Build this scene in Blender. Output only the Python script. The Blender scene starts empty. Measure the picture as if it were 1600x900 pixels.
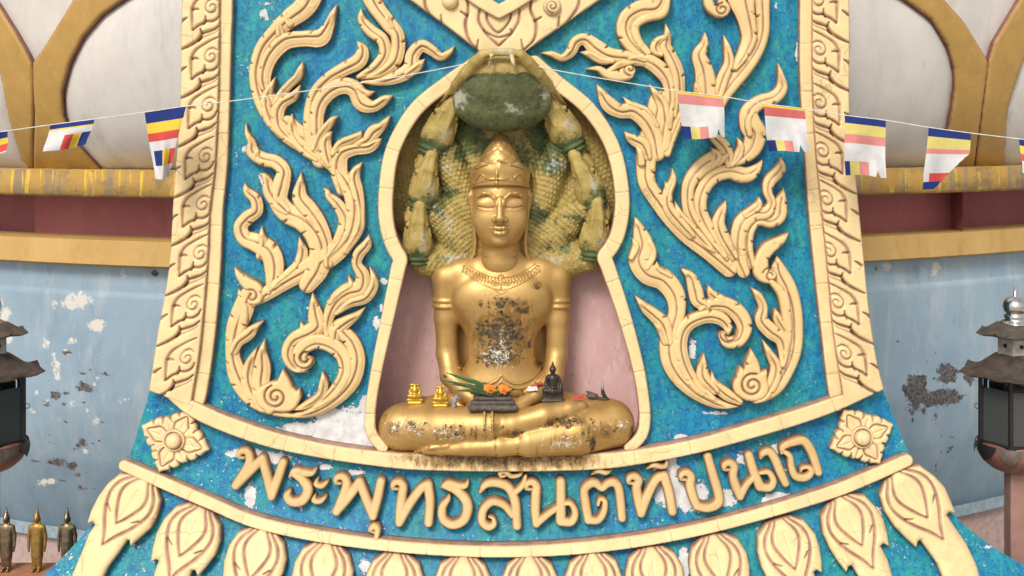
import bpy, math, random
import numpy as np
from mathutils import Vector
from mathutils.bvhtree import BVHTree
random.seed(7); rng = np.random.default_rng(7)
R = math.radians
C = bpy.context.scene.collection
scene = bpy.context.scene

# ------------------------------------------------------------------ camera, sky, sun, exposure
S = 0.0025            # metres per photo pixel on the plane y = 0
D = 4.5               # camera distance to that plane
ZC = 3.3              # eye height
HV = 200.0            # photo row of the horizon
cam_d = bpy.data.cameras.new('camera'); cam = bpy.data.objects.new('camera', cam_d); C.objects.link(cam)
cam.location = (0, -D, ZC); cam.rotation_euler = (R(90), 0, 0)
cam_d.sensor_width = 36; cam_d.lens = 36 * D / (1600 * S)
cam_d.shift_y = (HV - 450) / 1600; cam_d.clip_start = 0.05; cam_d.clip_end = 3000
scene.camera = cam

SUN_EL, SUN_AZ = 42, -22      # azimuth from the camera's back, negative = from the left
w = bpy.data.worlds.new('World'); scene.world = w; w.use_nodes = True
wn = w.node_tree; bg = wn.nodes['Background']; bg.inputs[1].default_value = 0.145
sky = wn.nodes.new('ShaderNodeTexSky'); sky.sky_type = 'NISHITA'; sky.sun_disc = False
sky.sun_elevation = R(SUN_EL); sky.sun_rotation = R(180 - SUN_AZ)
sky.air_density = 1.0; sky.dust_density = 4.0; sky.ozone_density = 0.6
hs = wn.nodes.new('ShaderNodeHueSaturation'); hs.inputs['Saturation'].default_value = .35   # a whitish overcast sky
wn.links.new(sky.outputs[0], hs.inputs['Color']); 
oc = wn.nodes.new('ShaderNodeMix'); oc.data_type = 'RGBA'; oc.inputs['Factor'].default_value = .5; oc.inputs[7].default_value = (4.6, 4.5, 4.35, 1)   # thin white cloud over it
wn.links.new(hs.outputs[0], oc.inputs[6]); wn.links.new(oc.outputs[2], bg.inputs[0])
sun_d = bpy.data.lights.new('sun', 'SUN'); sun_d.energy = 2.0; sun_d.angle = R(16); sun_d.color = (1, .95, .87)
sun = bpy.data.objects.new('sun', sun_d); C.objects.link(sun)
ce = math.cos(R(SUN_EL))
sv = Vector((math.sin(R(SUN_AZ)) * ce, -math.cos(R(SUN_AZ)) * ce, math.sin(R(SUN_EL))))
sun.rotation_euler = sv.to_track_quat('Z', 'Y').to_euler(); sun.location = (0, -3, 8)
vs = scene.view_settings; vs.view_transform = 'Standard'; vs.look = 'None'; vs.gamma = 1; vs.exposure = 0.33
vs.use_curve_mapping = False

# ------------------------------------------------------------------ helpers: places and meshes
def at(u, v, Y):
    k = S * (D + Y) / D
    return (u - 800) * k, Y, ZC + (HV - v) * k

def panel_Y(u, v):
    u = np.asarray(u, float); v = np.asarray(v, float)
    return 0.10 * ((u - 800) / 550) ** 2 - 2.2e-6 * np.maximum(v - 600, 0) ** 2 + 1.5e-4 * np.maximum(600 - v, 0)

def panel_surf(u, v, h, hn=0.):
    """hn: the height at which the traced outline is true"""
    Y = panel_Y(u, v); X, _, Z = at(u, v, Y - hn * S)
    return np.stack([X, Y - h * S, Z], -1)

def link_mesh(name, verts, faces, mats, parent=None, loc=(0, 0, 0), smooth=True, fmat=None, attrs=None, sharp=None):
    """verts in world metres; loc = world origin of the object (the root's when it has a parent)"""
    verts = np.asarray(verts, float).reshape(-1, 3) - np.asarray(loc, float)
    me = bpy.data.meshes.new(name); me.from_pydata(verts.tolist(), [], faces); me.update()
    for m in (mats if isinstance(mats, (list, tuple)) else [mats]): me.materials.append(m)
    n = len(me.polygons)
    if fmat is not None: me.polygons.foreach_set('material_index', np.asarray(fmat, np.int32))
    if smooth is True: me.polygons.foreach_set('use_smooth', np.ones(n, bool))
    elif smooth is not False: me.polygons.foreach_set('use_smooth', np.asarray(smooth, bool))
    for k, a in (attrs or {}).items():
        at_ = me.attributes.new(k, 'FLOAT', 'POINT'); at_.data.foreach_set('value', np.asarray(a, np.float32))
    o = bpy.data.objects.new(name, me); C.objects.link(o)
    if parent is not None: o.parent = parent
    else: o.location = loc
    return o

def tag(o, label, cat, group=None, kind=None):
    if label: o['label'] = label
    if cat: o['category'] = cat
    if group: o['group'] = group
    if kind: o['kind'] = kind
    return o

def thing(name, label, cat, loc, group=None):
    o = bpy.data.objects.new(name, None); C.objects.link(o); o.location = loc; o.empty_display_size = .05
    return tag(o, label, cat, group)

def spline(pts, step=3.0, closed=False):
    """centripetal-ish Catmull-Rom through points of any dimension"""
    P = np.asarray(pts, float); n = len(P)
    if n == 2 and not closed:
        m = max(2, int(np.hypot(*(P[1] - P[0])[:2]) / step) + 1)
        return P[0] + (P[1] - P[0]) * np.linspace(0, 1, m)[:, None]
    out = []
    for i in range(n if closed else n - 1):
        p1, p2 = P[i], P[(i + 1) % n]
        p0 = P[(i - 1) % n] if (closed or i > 0) else 2 * p1 - p2
        p3 = P[(i + 2) % n] if (closed or i < n - 2) else 2 * p2 - p1
        m = max(2, int(np.hypot(*(p2 - p1)[:2]) / step))
        t = np.linspace(0, 1, m, endpoint=False)[:, None]
        out.append(.5 * (2 * p1 + (p2 - p0) * t + (2 * p0 - 5 * p1 + 4 * p2 - p3) * t ** 2 + (3 * p1 - p0 - 3 * p2 + p3) * t ** 3))
    if not closed: out.append(P[-1:])
    return np.concatenate(out)

def nearest(U, V, L):
    """distance, radius, signed side, arc length of the nearest point on polyline L (u,v,r)"""
    best = np.full(U.shape, 1e9); r = np.zeros(U.shape); sd = np.zeros(U.shape); sl = np.zeros(U.shape); acc = 0.
    bk = np.full(U.shape, 1e9)
    for a, b in zip(L[:-1], L[1:]):
        dx, dy = b[0] - a[0], b[1] - a[1]; l2 = dx * dx + dy * dy
        if l2 < 1e-9: continue
        t = np.clip(((U - a[0]) * dx + (V - a[1]) * dy) / l2, 0, 1)
        ex = U - a[0] - t * dx; ey = V - a[1] - t * dy; d = np.sqrt(ex * ex + ey * ey)
        rr = a[2] + (b[2] - a[2]) * t
        key = d - rr
        m = key < bk
        bk = np.where(m, key, bk); best = np.where(m, d, best); r = np.where(m, rr, r)
        l = math.sqrt(l2); s_ = (dx * ey - dy * ex) / l
        sd = np.where(m, s_, sd); sl = np.where(m, acc + t * l, sl); acc += l
    return best, r, sd, sl, acc

def poly_sd(U, V, P):
    """positive inside"""
    best = np.full(U.shape, 1e9); ins = np.zeros(U.shape, bool); n = len(P)
    for i in range(n):
        a, b = P[i], P[(i + 1) % n]; dx, dy = b[0] - a[0], b[1] - a[1]; l2 = dx * dx + dy * dy
        if l2 < 1e-12: continue
        t = np.clip(((U - a[0]) * dx + (V - a[1]) * dy) / l2, 0, 1)
        d = (U - a[0] - t * dx) ** 2 + (V - a[1] - t * dy) ** 2
        best = np.minimum(best, d)
        if dy != 0:
            c = ((a[1] <= V) & (V < b[1])) | ((b[1] <= V) & (V < a[1]))
            ins ^= c & (U < a[0] + (V - a[1]) / dy * dx)
    d = np.sqrt(best)
    return np.where(ins, d, -d)

def field_mesh(U, V, d, fields):
    """marching squares on a grid: smooth outline where d crosses 0"""
    ny, nx = d.shape; ins = d > 0
    vid = -np.ones((ny, nx), int); ii = np.argwhere(ins); vid[ins] = np.arange(len(ii))
    pu = list(U[ins]); pv = list(V[ins]); fl = [list(f[ins]) for f in fields]
    ed = {}
    def cut(a, b):
        k = (a, b) if a < b else (b, a)
        if k in ed: return ed[k]
        da, db = d[k[0]], d[k[1]]; t = da / (da - db)
        t = min(max(t, .02), .98)
        pu.append(U[k[0]] + (U[k[1]] - U[k[0]]) * t); pv.append(V[k[0]] + (V[k[1]] - V[k[0]]) * t)
        src, oth = (k[0], k[1]) if da > 0 else (k[1], k[0])
        for q, f in zip(fl, fields): q.append(f[k[0]] + (f[k[1]] - f[k[0]]) * t)
        ed[k] = len(pu) - 1
        return ed[k]
    cnt = ins[:-1, :-1].astype(int) + ins[1:, :-1] + ins[1:, 1:] + ins[:-1, 1:]
    a = np.argwhere(cnt == 4)
    faces = np.stack([vid[a[:, 0], a[:, 1]], vid[a[:, 0] + 1, a[:, 1]], vid[a[:, 0] + 1, a[:, 1] + 1], vid[a[:, 0], a[:, 1] + 1]], 1).tolist() if len(a) else []
    bnd = []
    for y, x in np.argwhere((cnt > 0) & (cnt < 4)):
        cs = [(y, x), (y + 1, x), (y + 1, x + 1), (y, x + 1)]
        poly = []; cuts = []
        for k in range(4):
            p, q = cs[k], cs[(k + 1) % 4]
            if ins[p]: poly.append(int(vid[p]))
            if ins[p] != ins[q]:
                c = cut(p, q); cuts.append((len(poly), c, bool(ins[p]))); poly.append(c)
        if len(poly) >= 3: faces.append(poly)
        for k in range(len(cuts)):
            if cuts[k][2]: bnd.append((cuts[k][1], cuts[(k + 1) % len(cuts)][1]))
    return np.array(pu), np.array(pv), [np.array(q) for q in fl], faces, bnd

_lift = [0]
def relief(name, mat, ribbons=None, poly=None, grooves=(), H=14., bev=7., wall=.4, step=1.5, base=0., parent=None, loc=(0, 0, 0),
           surf=panel_surf, ridge=None, ridge_d=3., drop=0., joints=0, nicks=0, sink=3., extra=None, dome=0., out_w=2.2, stain=None):
    """a raised moulding: ribbons (u,v,width) or an outline polygon, lifted off a surface with rounded shoulders, carved grooves and real side walls"""
    _lift[0] += 1; base = base + .37 * (_lift[0] % 5)
    if ribbons is not None:
        if not hasattr(ribbons[0][0], '__len__'): ribbons = [ribbons]
        Ls = []
        for rb in ribbons:
            L = spline([(p[0], p[1], max(p[2] * .5, .6)) for p in rb]); L[:, 2] = np.maximum(L[:, 2], .5); Ls.append(L)
        x0, y0 = np.min([(L[:, :2] - L[:, 2:]).min(0) for L in Ls], 0) - 2 * step; x1, y1 = np.max([(L[:, :2] + L[:, 2:]).max(0) for L in Ls], 0) + 2 * step
    else:
        P = np.asarray(poly, float); x0, y0 = P.min(0) - 2 * step; x1, y1 = P.max(0) + 2 * step
    U, V = np.meshgrid(np.arange(x0, x1 + step, step), np.arange(y0, y1 + step, step))
    prof = lambda d, b: H * (wall + (1 - wall) * np.sqrt(np.maximum(0, 1 - (1 - np.clip(d / b, 0, 1)) ** 2)))
    if ribbons is not None:
        d = np.full(U.shape, -1e9); h = np.full(U.shape, -1e9); cr = np.zeros(U.shape)
        for L in Ls:
            dist, r, sd, sl, tot = nearest(U, V, L); di = r - dist
            hi = prof(di, np.minimum(bev, np.maximum(r * .75, 1.))) * np.clip(.45 + r / 9., .45, 1)
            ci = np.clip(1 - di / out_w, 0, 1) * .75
            if ridge is not None:
                ok = np.clip((r - 5.) / 3., 0, 1) * np.clip(di / 2., 0, 1)
                g = np.exp(-((sd - ridge * r) / 1.5) ** 2) * ok; hi = hi - ridge_d * g; ci = np.maximum(ci, g * .85)
                hi = hi - drop * ok * (.35 * np.clip((sd - ridge * r) / 1.2, 0, 1) + .65 * np.clip((sd - ridge * r) / np.maximum(r, 1), 0, 1))
            if joints:
                for s0 in np.arange(joints * .6, tot - 6, joints):
                    s1 = s0 + math.sin(s0 * 12.7) * joints * .12
                    g = np.exp(-((sl - s1) / .8) ** 2); hi = hi - 1.6 * g; ci = np.maximum(ci, g * .55)
            if nicks:
                sgn = -1 if nicks > 0 else 1
                for s0 in np.arange(20, tot - 15, abs(nicks)):
                    g = np.exp(-((sl - s0 - .35 * np.abs(sd)) / 1.5) ** 2) * np.clip((sd * sgn - .35 * r) / (.3 * r + .5), 0, 1) * np.clip((r - 6) / 3, 0, 1)
                    hi = hi - 6 * g; ci = np.maximum(ci, g)
            m = np.where(di > 0, hi, -1e8 + di) > np.where(d > 0, h, -1e8 + d)
            h = np.where(m, hi, h); cr = np.where(m, ci, cr); d = np.maximum(d, di)
    else:
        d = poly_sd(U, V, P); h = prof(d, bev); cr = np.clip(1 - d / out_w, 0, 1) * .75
        if dome: h = h + dome * np.clip(d / max(d.max(), 1), 0, 1)
    for gr in grooves:
        G = spline([(p[0], p[1], p[2] if len(p) > 2 else 1.6) for p in gr[0]], 2.5); dep = gr[1]
        gd, gw, _, _, _ = nearest(U, V, G)
        g = np.exp(-(gd / np.maximum(gw, .3)) ** 2); h = h - dep * g; cr = np.maximum(cr, g * (gr[2] if len(gr) > 2 else .95))
    if extra is not None: h, cr = extra(U, V, d, h, cr)
    h = np.maximum(h, .5)
    sf = stain(U, V) if stain is not None else np.zeros(U.shape)
    pu, pv, (ph, pc, ps), faces, bnd = field_mesh(U, V, d, [h + base, cr, sf])
    n = len(pu)
    if surf is panel_surf: surf = lambda u, v, h: panel_surf(u, v, h, H)
    top = surf(pu, pv, ph)
    bi = sorted({i for e in bnd for i in e}); mp = {v_: k for k, v_ in enumerate(bi)}; m = len(bi)
    bi = np.array(bi, int)
    w1 = surf(pu[bi], pv[bi], ph[bi]); w2 = surf(pu[bi], pv[bi], np.full(m, -sink))
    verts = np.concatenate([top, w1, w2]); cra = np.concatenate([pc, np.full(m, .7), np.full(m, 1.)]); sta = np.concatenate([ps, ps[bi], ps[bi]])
    for a_, b_ in bnd: faces.append([n + mp[a_], n + mp[b_], n + m + mp[b_], n + m + mp[a_]])
    at_ = {'crease': cra}
    if stain is not None: at_['stain'] = sta
    return link_mesh(name, verts, faces, mat, parent, loc, True, None, at_)

def tube(name, path, rad, mat, parent=None, loc=(0, 0, 0), n=8, closed=False):
    P = [Vector(p) for p in path]; m = len(P); rad = [rad] * m if not hasattr(rad, '__len__') else rad
    verts = []; faces = []
    up = Vector((.123, .31, .94))
    for i in range(m):
        a = P[i - 1] if (i or closed) else P[i]; b = P[(i + 1) % m] if (i < m - 1 or closed) else P[i]
        t = (b - a).normalized(); x = t.cross(up)
        if x.length < .05: x = t.cross(Vector((1, 0, 0)))
        x.normalize(); y = x.cross(t)
        for k in range(n):
            an = 2 * math.pi * k / n; verts.append(P[i] + (x * math.cos(an) + y * math.sin(an)) * rad[i])
    for i in range(m if closed else m - 1):
        j = (i + 1) % m
        for k in range(n): faces.append([i * n + k, i * n + (k + 1) % n, j * n + (k + 1) % n, j * n + k])
    if not closed: faces += [list(range(n))[::-1], [(m - 1) * n + k for k in range(n)]]
    return link_mesh(name, [tuple(v) for v in verts], faces, mat, parent, loc)

def lathe(name, prof, c, mat, parent=None, loc=(0, 0, 0), n=24, f=None, phase=0., smooth=True):
    """prof: (radius, z) in metres about centre c; f(angle, k) scales the radius"""
    verts = []; faces = []
    for k, (r, z) in enumerate(prof):
        for i in range(n):
            a = 2 * math.pi * i / n + phase; q = r * (f(a, k) if f else 1)
            verts.append((c[0] + q * math.cos(a), c[1] + q * math.sin(a), c[2] + z))
    for k in range(len(prof) - 1):
        for i in range(n):
            j = (i + 1) % n; faces.append([k * n + i, k * n + j, (k + 1) * n + j, (k + 1) * n + i])
    faces += [list(range(n))[::-1], [(len(prof) - 1) * n + i for i in range(n)]]
    return link_mesh(name, verts, faces, mat, parent, loc, smooth)

# ------------------------------------------------------------------ helpers: smooth solids (signed distance + surface nets)
class Solid:
    def __init__(s, lo, hi, step):
        s.lo = np.array(lo, float); s.h = step
        n = np.ceil((np.array(hi, float) - s.lo) / step).astype(int) + 1
        s.ax = [s.lo[i] + step * np.arange(n[i]) for i in range(3)]
        s.F = np.full(n, 200., np.float32)
    def _box(s, lo, hi):
        sl = []
        for i in range(3):
            a = max(0, int((lo[i] - s.lo[i]) / s.h) - 1); b = min(len(s.ax[i]), int((hi[i] - s.lo[i]) / s.h) + 3)
            sl.append(slice(a, max(a, b)))
        return tuple(sl), np.meshgrid(*[s.ax[i][sl[i]].astype(np.float32) for i in range(3)], indexing='ij', sparse=True)
    def _mix(s, sl, d, k, sub):
        A = s.F[sl]
        if sub:
            d = -d
            if k > 0:
                hh = np.clip(.5 - .5 * (d - A) / k, 0, 1); s.F[sl] = d + (A - d) * hh + k * hh * (1 - hh)
            else: s.F[sl] = np.maximum(A, d)
        elif k > 0:
            hh = np.clip(.5 + .5 * (d - A) / k, 0, 1); s.F[sl] = d + (A - d) * hh - k * hh * (1 - hh)
        else: s.F[sl] = np.minimum(A, d)
    def cap(s, pts, k=6., sub=False, ys=1.):
        """chain of (x,y,z,r) round cones"""
        pts = np.asarray(pts, float)
        if len(pts) == 1: pts = np.concatenate([pts, pts + [[0, 0, .01, 0]]])
        for a, b in zip(pts[:-1], pts[1:]):
            m = max(a[3], b[3]) * max(1, 1 / ys) + max(k, 2) + 4
            sl, (X, Y, Z) = s._box(np.minimum(a[:3], b[:3]) - m, np.maximum(a[:3], b[:3]) + m)
            e = b[:3] - a[:3]; l2 = (e * e).sum() + 1e-9
            t = np.clip(((X - a[0]) * e[0] + (Y - a[1]) * e[1] + (Z - a[2]) * e[2]) / l2, 0, 1)
            d = np.sqrt((X - a[0] - t * e[0]) ** 2 + ((Y - a[1] - t * e[1]) * ys) ** 2 + (Z - a[2] - t * e[2]) ** 2) - (a[3] + (b[3] - a[3]) * t)
            s._mix(sl, d, k, sub)
        return s
    def ell(s, c, r, k=6., sub=False, rot=0.):
        c = np.asarray(c, float); r = np.asarray(r, float); m = (r.max() if rot else r) + max(k, 2) + 4
        sl, (X, Y, Z) = s._box(c - m, c + m)
        x, y, z = X - c[0], Y - c[1], Z - c[2]
        if rot: x, z = x * math.cos(rot) + z * math.sin(rot), -x * math.sin(rot) + z * math.cos(rot)
        k0 = np.sqrt((x / r[0]) ** 2 + (y / r[1]) ** 2 + (z / r[2]) ** 2); k1 = np.sqrt((x / r[0] ** 2) ** 2 + (y / r[1] ** 2) ** 2 + (z / r[2] ** 2) ** 2)
        s._mix(sl, k0 * (k0 - 1) / np.maximum(k1, 1e-6), k, sub); return s
    def torus(s, c, R0, r, k=1., ys=1.):
        m = R0 + r + 6; c = np.asarray(c, float); sl, (X, Y, Z) = s._box(c - m, c + m)
        q = np.sqrt((X - c[0]) ** 2 + ((Y - c[1]) * ys) ** 2) - R0
        s._mix(sl, np.sqrt(q * q + (Z - c[2]) ** 2) - r, k, False); return s
    def mesh(s):
        F = s.F; I = F < 0; nx, ny, nz = F.shape
        cnt = sum(I[a:nx - 1 + a, b:ny - 1 + b, c:nz - 1 + c].astype(np.int8) for a in (0, 1) for b in (0, 1) for c in (0, 1))
        act = (cnt > 0) & (cnt < 8); cells = np.argwhere(act); idx = -np.ones(act.shape, int); idx[act] = np.arange(len(cells))
        acc = np.zeros((len(cells), 3)); num = np.zeros(len(cells))
        cor = [(a, b, c) for a in (0, 1) for b in (0, 1) for c in (0, 1)]
        for p in cor:
            for ax in range(3):
                if p[ax]: continue
                q = list(p); q[ax] = 1
                fa = F[cells[:, 0] + p[0], cells[:, 1] + p[1], cells[:, 2] + p[2]]; fb = F[cells[:, 0] + q[0], cells[:, 1] + q[1], cells[:, 2] + q[2]]
                m = (fa < 0) != (fb < 0); t = fa / np.where(np.abs(fa - fb) < 1e-9, 1, fa - fb)
                pt = np.array(p, float)[None, :].repeat(len(cells), 0); pt[:, ax] += t
                acc[m] += pt[m]; num[m] += 1
        V = s.lo + s.h * (cells + acc / np.maximum(num, 1)[:, None])
        faces = []
        for ax in range(3):
            b, c = (ax + 1) % 3, (ax + 2) % 3
            sa = [slice(None)] * 3; sb = [slice(None)] * 3; sa[ax] = slice(0, -1); sb[ax] = slice(1, None)
            ch = I[tuple(sa)] != I[tuple(sb)]; e = np.argwhere(ch)
            e = e[(e[:, b] > 0) & (e[:, c] > 0) & (e[:, b] < F.shape[b] - 1) & (e[:, c] < F.shape[c] - 1)]
            if not len(e): continue
            o = np.zeros(3, int); ob = o.copy(); ob[b] = 1; oc = o.copy(); oc[c] = 1
            g = lambda q: idx[q[:, 0], q[:, 1], q[:, 2]]
            Q = np.stack([g(e - ob - oc), g(e - oc), g(e), g(e - ob)], 1)
            fl = ~I[e[:, 0], e[:, 1], e[:, 2]]
            Q[fl] = Q[fl][:, ::-1]; Q = Q[(Q >= 0).all(1)]
            faces += Q.tolist()
        return V, faces

# ------------------------------------------------------------------ helpers: materials
class Nt:
    def __init__(s, name):
        s.m = bpy.data.materials.new(name); s.m.use_nodes = True; s.t = s.m.node_tree
        s.p = s.t.nodes['Principled BSDF']; s.co = s.t.nodes.new('ShaderNodeNewGeometry').outputs['Position']
    def link(s, a, b): s.t.links.new(a, b)
    def put(s, sock, v):
        if hasattr(v, 'is_output') or isinstance(v, bpy.types.NodeSocket): s.link(v, sock)
        elif hasattr(v, '__len__') and len(v) == 3 and sock.type == 'RGBA': sock.default_value = (*v, 1)
        else: sock.default_value = v
    def noise(s, scale, detail=4, rough=.6, vec=None, dist=0.):
        n = s.t.nodes.new('ShaderNodeTexNoise'); n.inputs['Scale'].default_value = scale; n.inputs['Detail'].default_value = detail
        n.inputs['Roughness'].default_value = rough; n.inputs['Distortion'].default_value = dist
        s.link(vec if vec is not None else s.co, n.inputs['Vector']); return n.outputs['Fac']
    def voro(s, scale, feat='F1', vec=None, out='Distance'):
        n = s.t.nodes.new('ShaderNodeTexVoronoi'); n.feature = feat; n.inputs['Scale'].default_value = scale
        s.link(vec if vec is not None else s.co, n.inputs['Vector']); return n.outputs[out]
    def stretch(s, sc, loc=(0, 0, 0), rot=(0, 0, 0)):
        n = s.t.nodes.new('ShaderNodeMapping'); n.inputs['Scale'].default_value = sc; n.inputs['Location'].default_value = loc; n.inputs['Rotation'].default_value = rot
        s.link(s.co, n.inputs['Vector']); return n.outputs[0]
    def ramp(s, f, a, b, lo=0., hi=1.):
        n = s.t.nodes.new('ShaderNodeMapRange'); n.clamp = True
        s.put(n.inputs[0], f); n.inputs[1].default_value = a; n.inputs[2].default_value = b; n.inputs[3].default_value = lo; n.inputs[4].default_value = hi
        return n.outputs[0]
    def mix(s, f, a, b, mode='MIX'):
        n = s.t.nodes.new('ShaderNodeMix'); n.data_type = 'RGBA'; n.blend_type = mode
        s.put(n.inputs['Factor'], f); s.put(n.inputs[6], a); s.put(n.inputs[7], b); return n.outputs[2]
    def math(s, op, a, b=0.):
        n = s.t.nodes.new('ShaderNodeMath'); n.operation = op; s.put(n.inputs[0], a); s.put(n.inputs[1], b); return n.outputs[0]
    def attr(s, name):
        n = s.t.nodes.new('ShaderNodeAttribute'); n.attribute_name = name; return n.outputs['Fac']
    def bump(s, h, st, dist=.004):
        n = s.t.nodes.new('ShaderNodeBump'); n.inputs['Strength'].default_value = st; n.inputs['Distance'].default_value = dist
        s.put(n.inputs['Height'], h); s.link(n.outputs[0], s.p.inputs['Normal'])
    def done(s, col, rough=.6, metal=0., spec=.5):
        s.put(s.p.inputs['Base Color'], col); s.put(s.p.inputs['Roughness'], rough); s.put(s.p.inputs['Metallic'], metal)
        s.put(s.p.inputs['Specular IOR Level'], spec); return s.m

def simple(name, col, rough=.6, metal=0., var=.25, scale=30., bump=.15, spec=.5):
    n = Nt(name); f = n.noise(scale, 5); d = tuple(c * (1 - var) for c in col); l = tuple(min(1, c * (1 + var * .6)) for c in col)
    n.bump(n.noise(scale * 4, 3), bump, .003)
    return n.done(n.mix(n.ramp(f, .3, .7), d, l), rough, metal, spec)

def gold_moulding(name, base=(.73, .555, .285), mauve=(.25, .12, .10), dirt=0.):
    n = Nt(name)
    c = n.mix(n.ramp(n.noise(9, 5), .3, .7), tuple(x * .88 for x in base), tuple(min(1, x * 1.06) for x in base))
    c = n.mix(n.ramp(n.noise(45, 4), .58, .75, 0, .35), c, (.60, .36, .13))
    c = n.mix(n.ramp(n.noise(17, 6, .7, n.stretch((1, 1, .6), (4, 2, 7))), .56, .66, 0, .45), c, tuple(min(1, x * 1.12 + .02) for x in base))
    c = n.mix(n.ramp(n.noise(6, 6, .7, n.stretch((1, 1, .4), (1, 8, 3))), .55, .72, 0, .35), c, tuple(x * .58 for x in base))
    wv = n.t.nodes.new('ShaderNodeVectorMath'); wv.operation = 'ADD'; n.link(n.co, wv.inputs[0])
    nz = n.t.nodes.new('ShaderNodeTexNoise'); nz.inputs['Scale'].default_value = 14; n.link(n.co, nz.inputs['Vector'])
    sc_ = n.t.nodes.new('ShaderNodeVectorMath'); sc_.operation = 'SCALE'; sc_.inputs['Scale'].default_value = .06; n.link(nz.outputs['Color'], sc_.inputs[0]); n.link(sc_.outputs[0], wv.inputs[1])
    ck = n.math('MULTIPLY', n.ramp(n.voro(9, 'DISTANCE_TO_EDGE', wv.outputs[0]), .008, .02, 1, 0), n.ramp(n.noise(5, 3), .5, .6))
    c = n.mix(n.math('MULTIPLY', ck, .5), c, (.33, .20, .11))
    sp = n.math('MULTIPLY', n.ramp(n.noise(160, 2), .66, .72), n.ramp(n.noise(14, 3), .48, .62))
    c = n.mix(n.math('MULTIPLY', sp, .6), c, (.22, .14, .08))
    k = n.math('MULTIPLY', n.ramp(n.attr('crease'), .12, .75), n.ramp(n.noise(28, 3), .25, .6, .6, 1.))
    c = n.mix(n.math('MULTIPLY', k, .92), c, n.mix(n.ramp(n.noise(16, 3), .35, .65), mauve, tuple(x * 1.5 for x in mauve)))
    c = n.mix(n.ramp(n.attr('crease'), .86, 1.0, 0, .85), c, (.055, .025, .022))  # contact shadow mixed with maroon outline, painted at wall feet and deep grooves
    st = n.math('ADD', n.attr('stain'), n.math('MULTIPLY', n.math('SUBTRACT', n.noise(38, 6, .7, n.stretch((1, 1, .35))), .5), 1.6))
    pr = n.ramp(n.attr('stain'), 0.02, .1)
    c = n.mix(n.math('MULTIPLY', n.ramp(st, .22, .5, 0, .85), pr), c, n.mix(n.ramp(n.noise(50, 4), .35, .65), (.13, .07, .02), (.36, .20, .06)))
    sm = n.ramp(st, .52, .74)
    c = n.mix(n.math('MULTIPLY', sm, pr), c, n.mix(n.ramp(n.noise(90, 4), .4, .6), (.035, .025, .012), (.25, .14, .03)))
    n.bump(n.math('ADD', n.noise(60, 4), n.math('MULTIPLY', n.noise(240, 2), .4)), .25, .003)
    return n.done(c, .52, 0., .4)

def blobs(U, V, L):
    """soft spots (u, v, ru, rv, strength) where a wall has worn"""
    f = np.zeros(np.shape(U))
    for (u, v, a, b, k) in L: f = np.maximum(f, k * np.exp(-(((U - u) / a) ** 2 + ((V - v) / b) ** 2)))
    return f

# ------------------------------------------------------------------ materials
M_mould = gold_moulding('gold_cream_plaster')
M_scroll = gold_moulding('gold_cream_scroll', (.70, .50, .232), (.20, .09, .06))
M_letter = gold_moulding('gold_cream_letter', (.58, .395, .175), (.16, .065, .04))

def m_panel():
    n = Nt('blue_glazed_plaster')
    vs_ = n.stretch((1, 1, .55))
    a = n.noise(5.5, 6, .65, vs_); b = n.noise(24, 6, .7, vs_); c_ = n.noise(66, 4, .65)
    blue = n.mix(n.ramp(b, .33, .66), (.005, .115, .27), (.014, .24, .44))
    teal = n.mix(n.ramp(b, .33, .66), (.005, .16, .22), (.026, .30, .29))
    c = n.mix(n.ramp(n.math('ADD', a, n.math('MULTIPLY', n.math('SUBTRACT', b, .5), .5)), .39, .62), blue, teal)
    c = n.mix(n.ramp(n.noise(40, 5, .75, n.stretch((1, 1, .4), (3, 1, 2))), .54, .68, 0, .8), c, (.05, .30, .20))
    c = n.mix(n.ramp(c_, .50, .70, 0, .8), c, (.004, .055, .18))
    c = n.mix(n.ramp(n.noise(120, 2, .5, n.stretch((1, 1, 1), (7, 3, 1))), .62, .75, 0, .6), c, (.06, .36, .52))
    pe = n.math('ADD', n.attr('peel'), n.math('MULTIPLY', n.math('SUBTRACT', n.noise(34, 7, .72), .5), 1.1))
    sp = n.math('MULTIPLY', n.ramp(n.noise(72, 3, .55, n.stretch((1, 1, 1), (1, 2, 3))), .64, .66), n.ramp(n.math('ADD', n.noise(9, 5, .7), n.math('MULTIPLY', n.attr('fleck'), .3)), .56, .72))
    pm = n.math('MAXIMUM', n.ramp(pe, .50, .54), sp)
    plaster = n.mix(n.ramp(n.noise(26, 6), .35, .65), (.50, .49, .48), (.68, .68, .68))
    plaster = n.mix(n.ramp(n.noise(120, 3), .6, .75, 0, .6), plaster, (.25, .24, .24))
    rim = n.math('SUBTRACT', n.ramp(pe, .44, .50), n.ramp(pe, .50, .54))
    c = n.mix(n.math('MULTIPLY', rim, .5), c, (.01, .05, .12))
    c = n.mix(pm, c, plaster)
    n.bump(n.math('ADD', n.math('MULTIPLY', b, 1.0), n.math('SUBTRACT', n.math('MULTIPLY', c_, .6), pm)), .5, .004)
    return n.done(c, n.ramp(pm, 0, 1, .5, .8), 0, .28)
M_panel = m_panel()

def m_pink():
    n = Nt('mauve_pink_paint')
    c = n.mix(n.ramp(n.noise(7, 6), .3, .7), (.50, .30, .29), (.60, .40, .38))
    c = n.mix(n.ramp(n.noise(22, 6, .7, n.stretch((1, 1, .3))), .54, .68, 0, .75), c, (.62, .51, .48))
    c = n.mix(n.ramp(n.noise(55, 4, .7, n.stretch((1, 1, .5), (3, 2, 1))), .64, .71, 0, .75), c, (.20, .085, .08))
    n.bump(n.noise(60, 5), .3, .004); return n.done(c, .75, 0, .3)
M_pink = m_pink()

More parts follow.
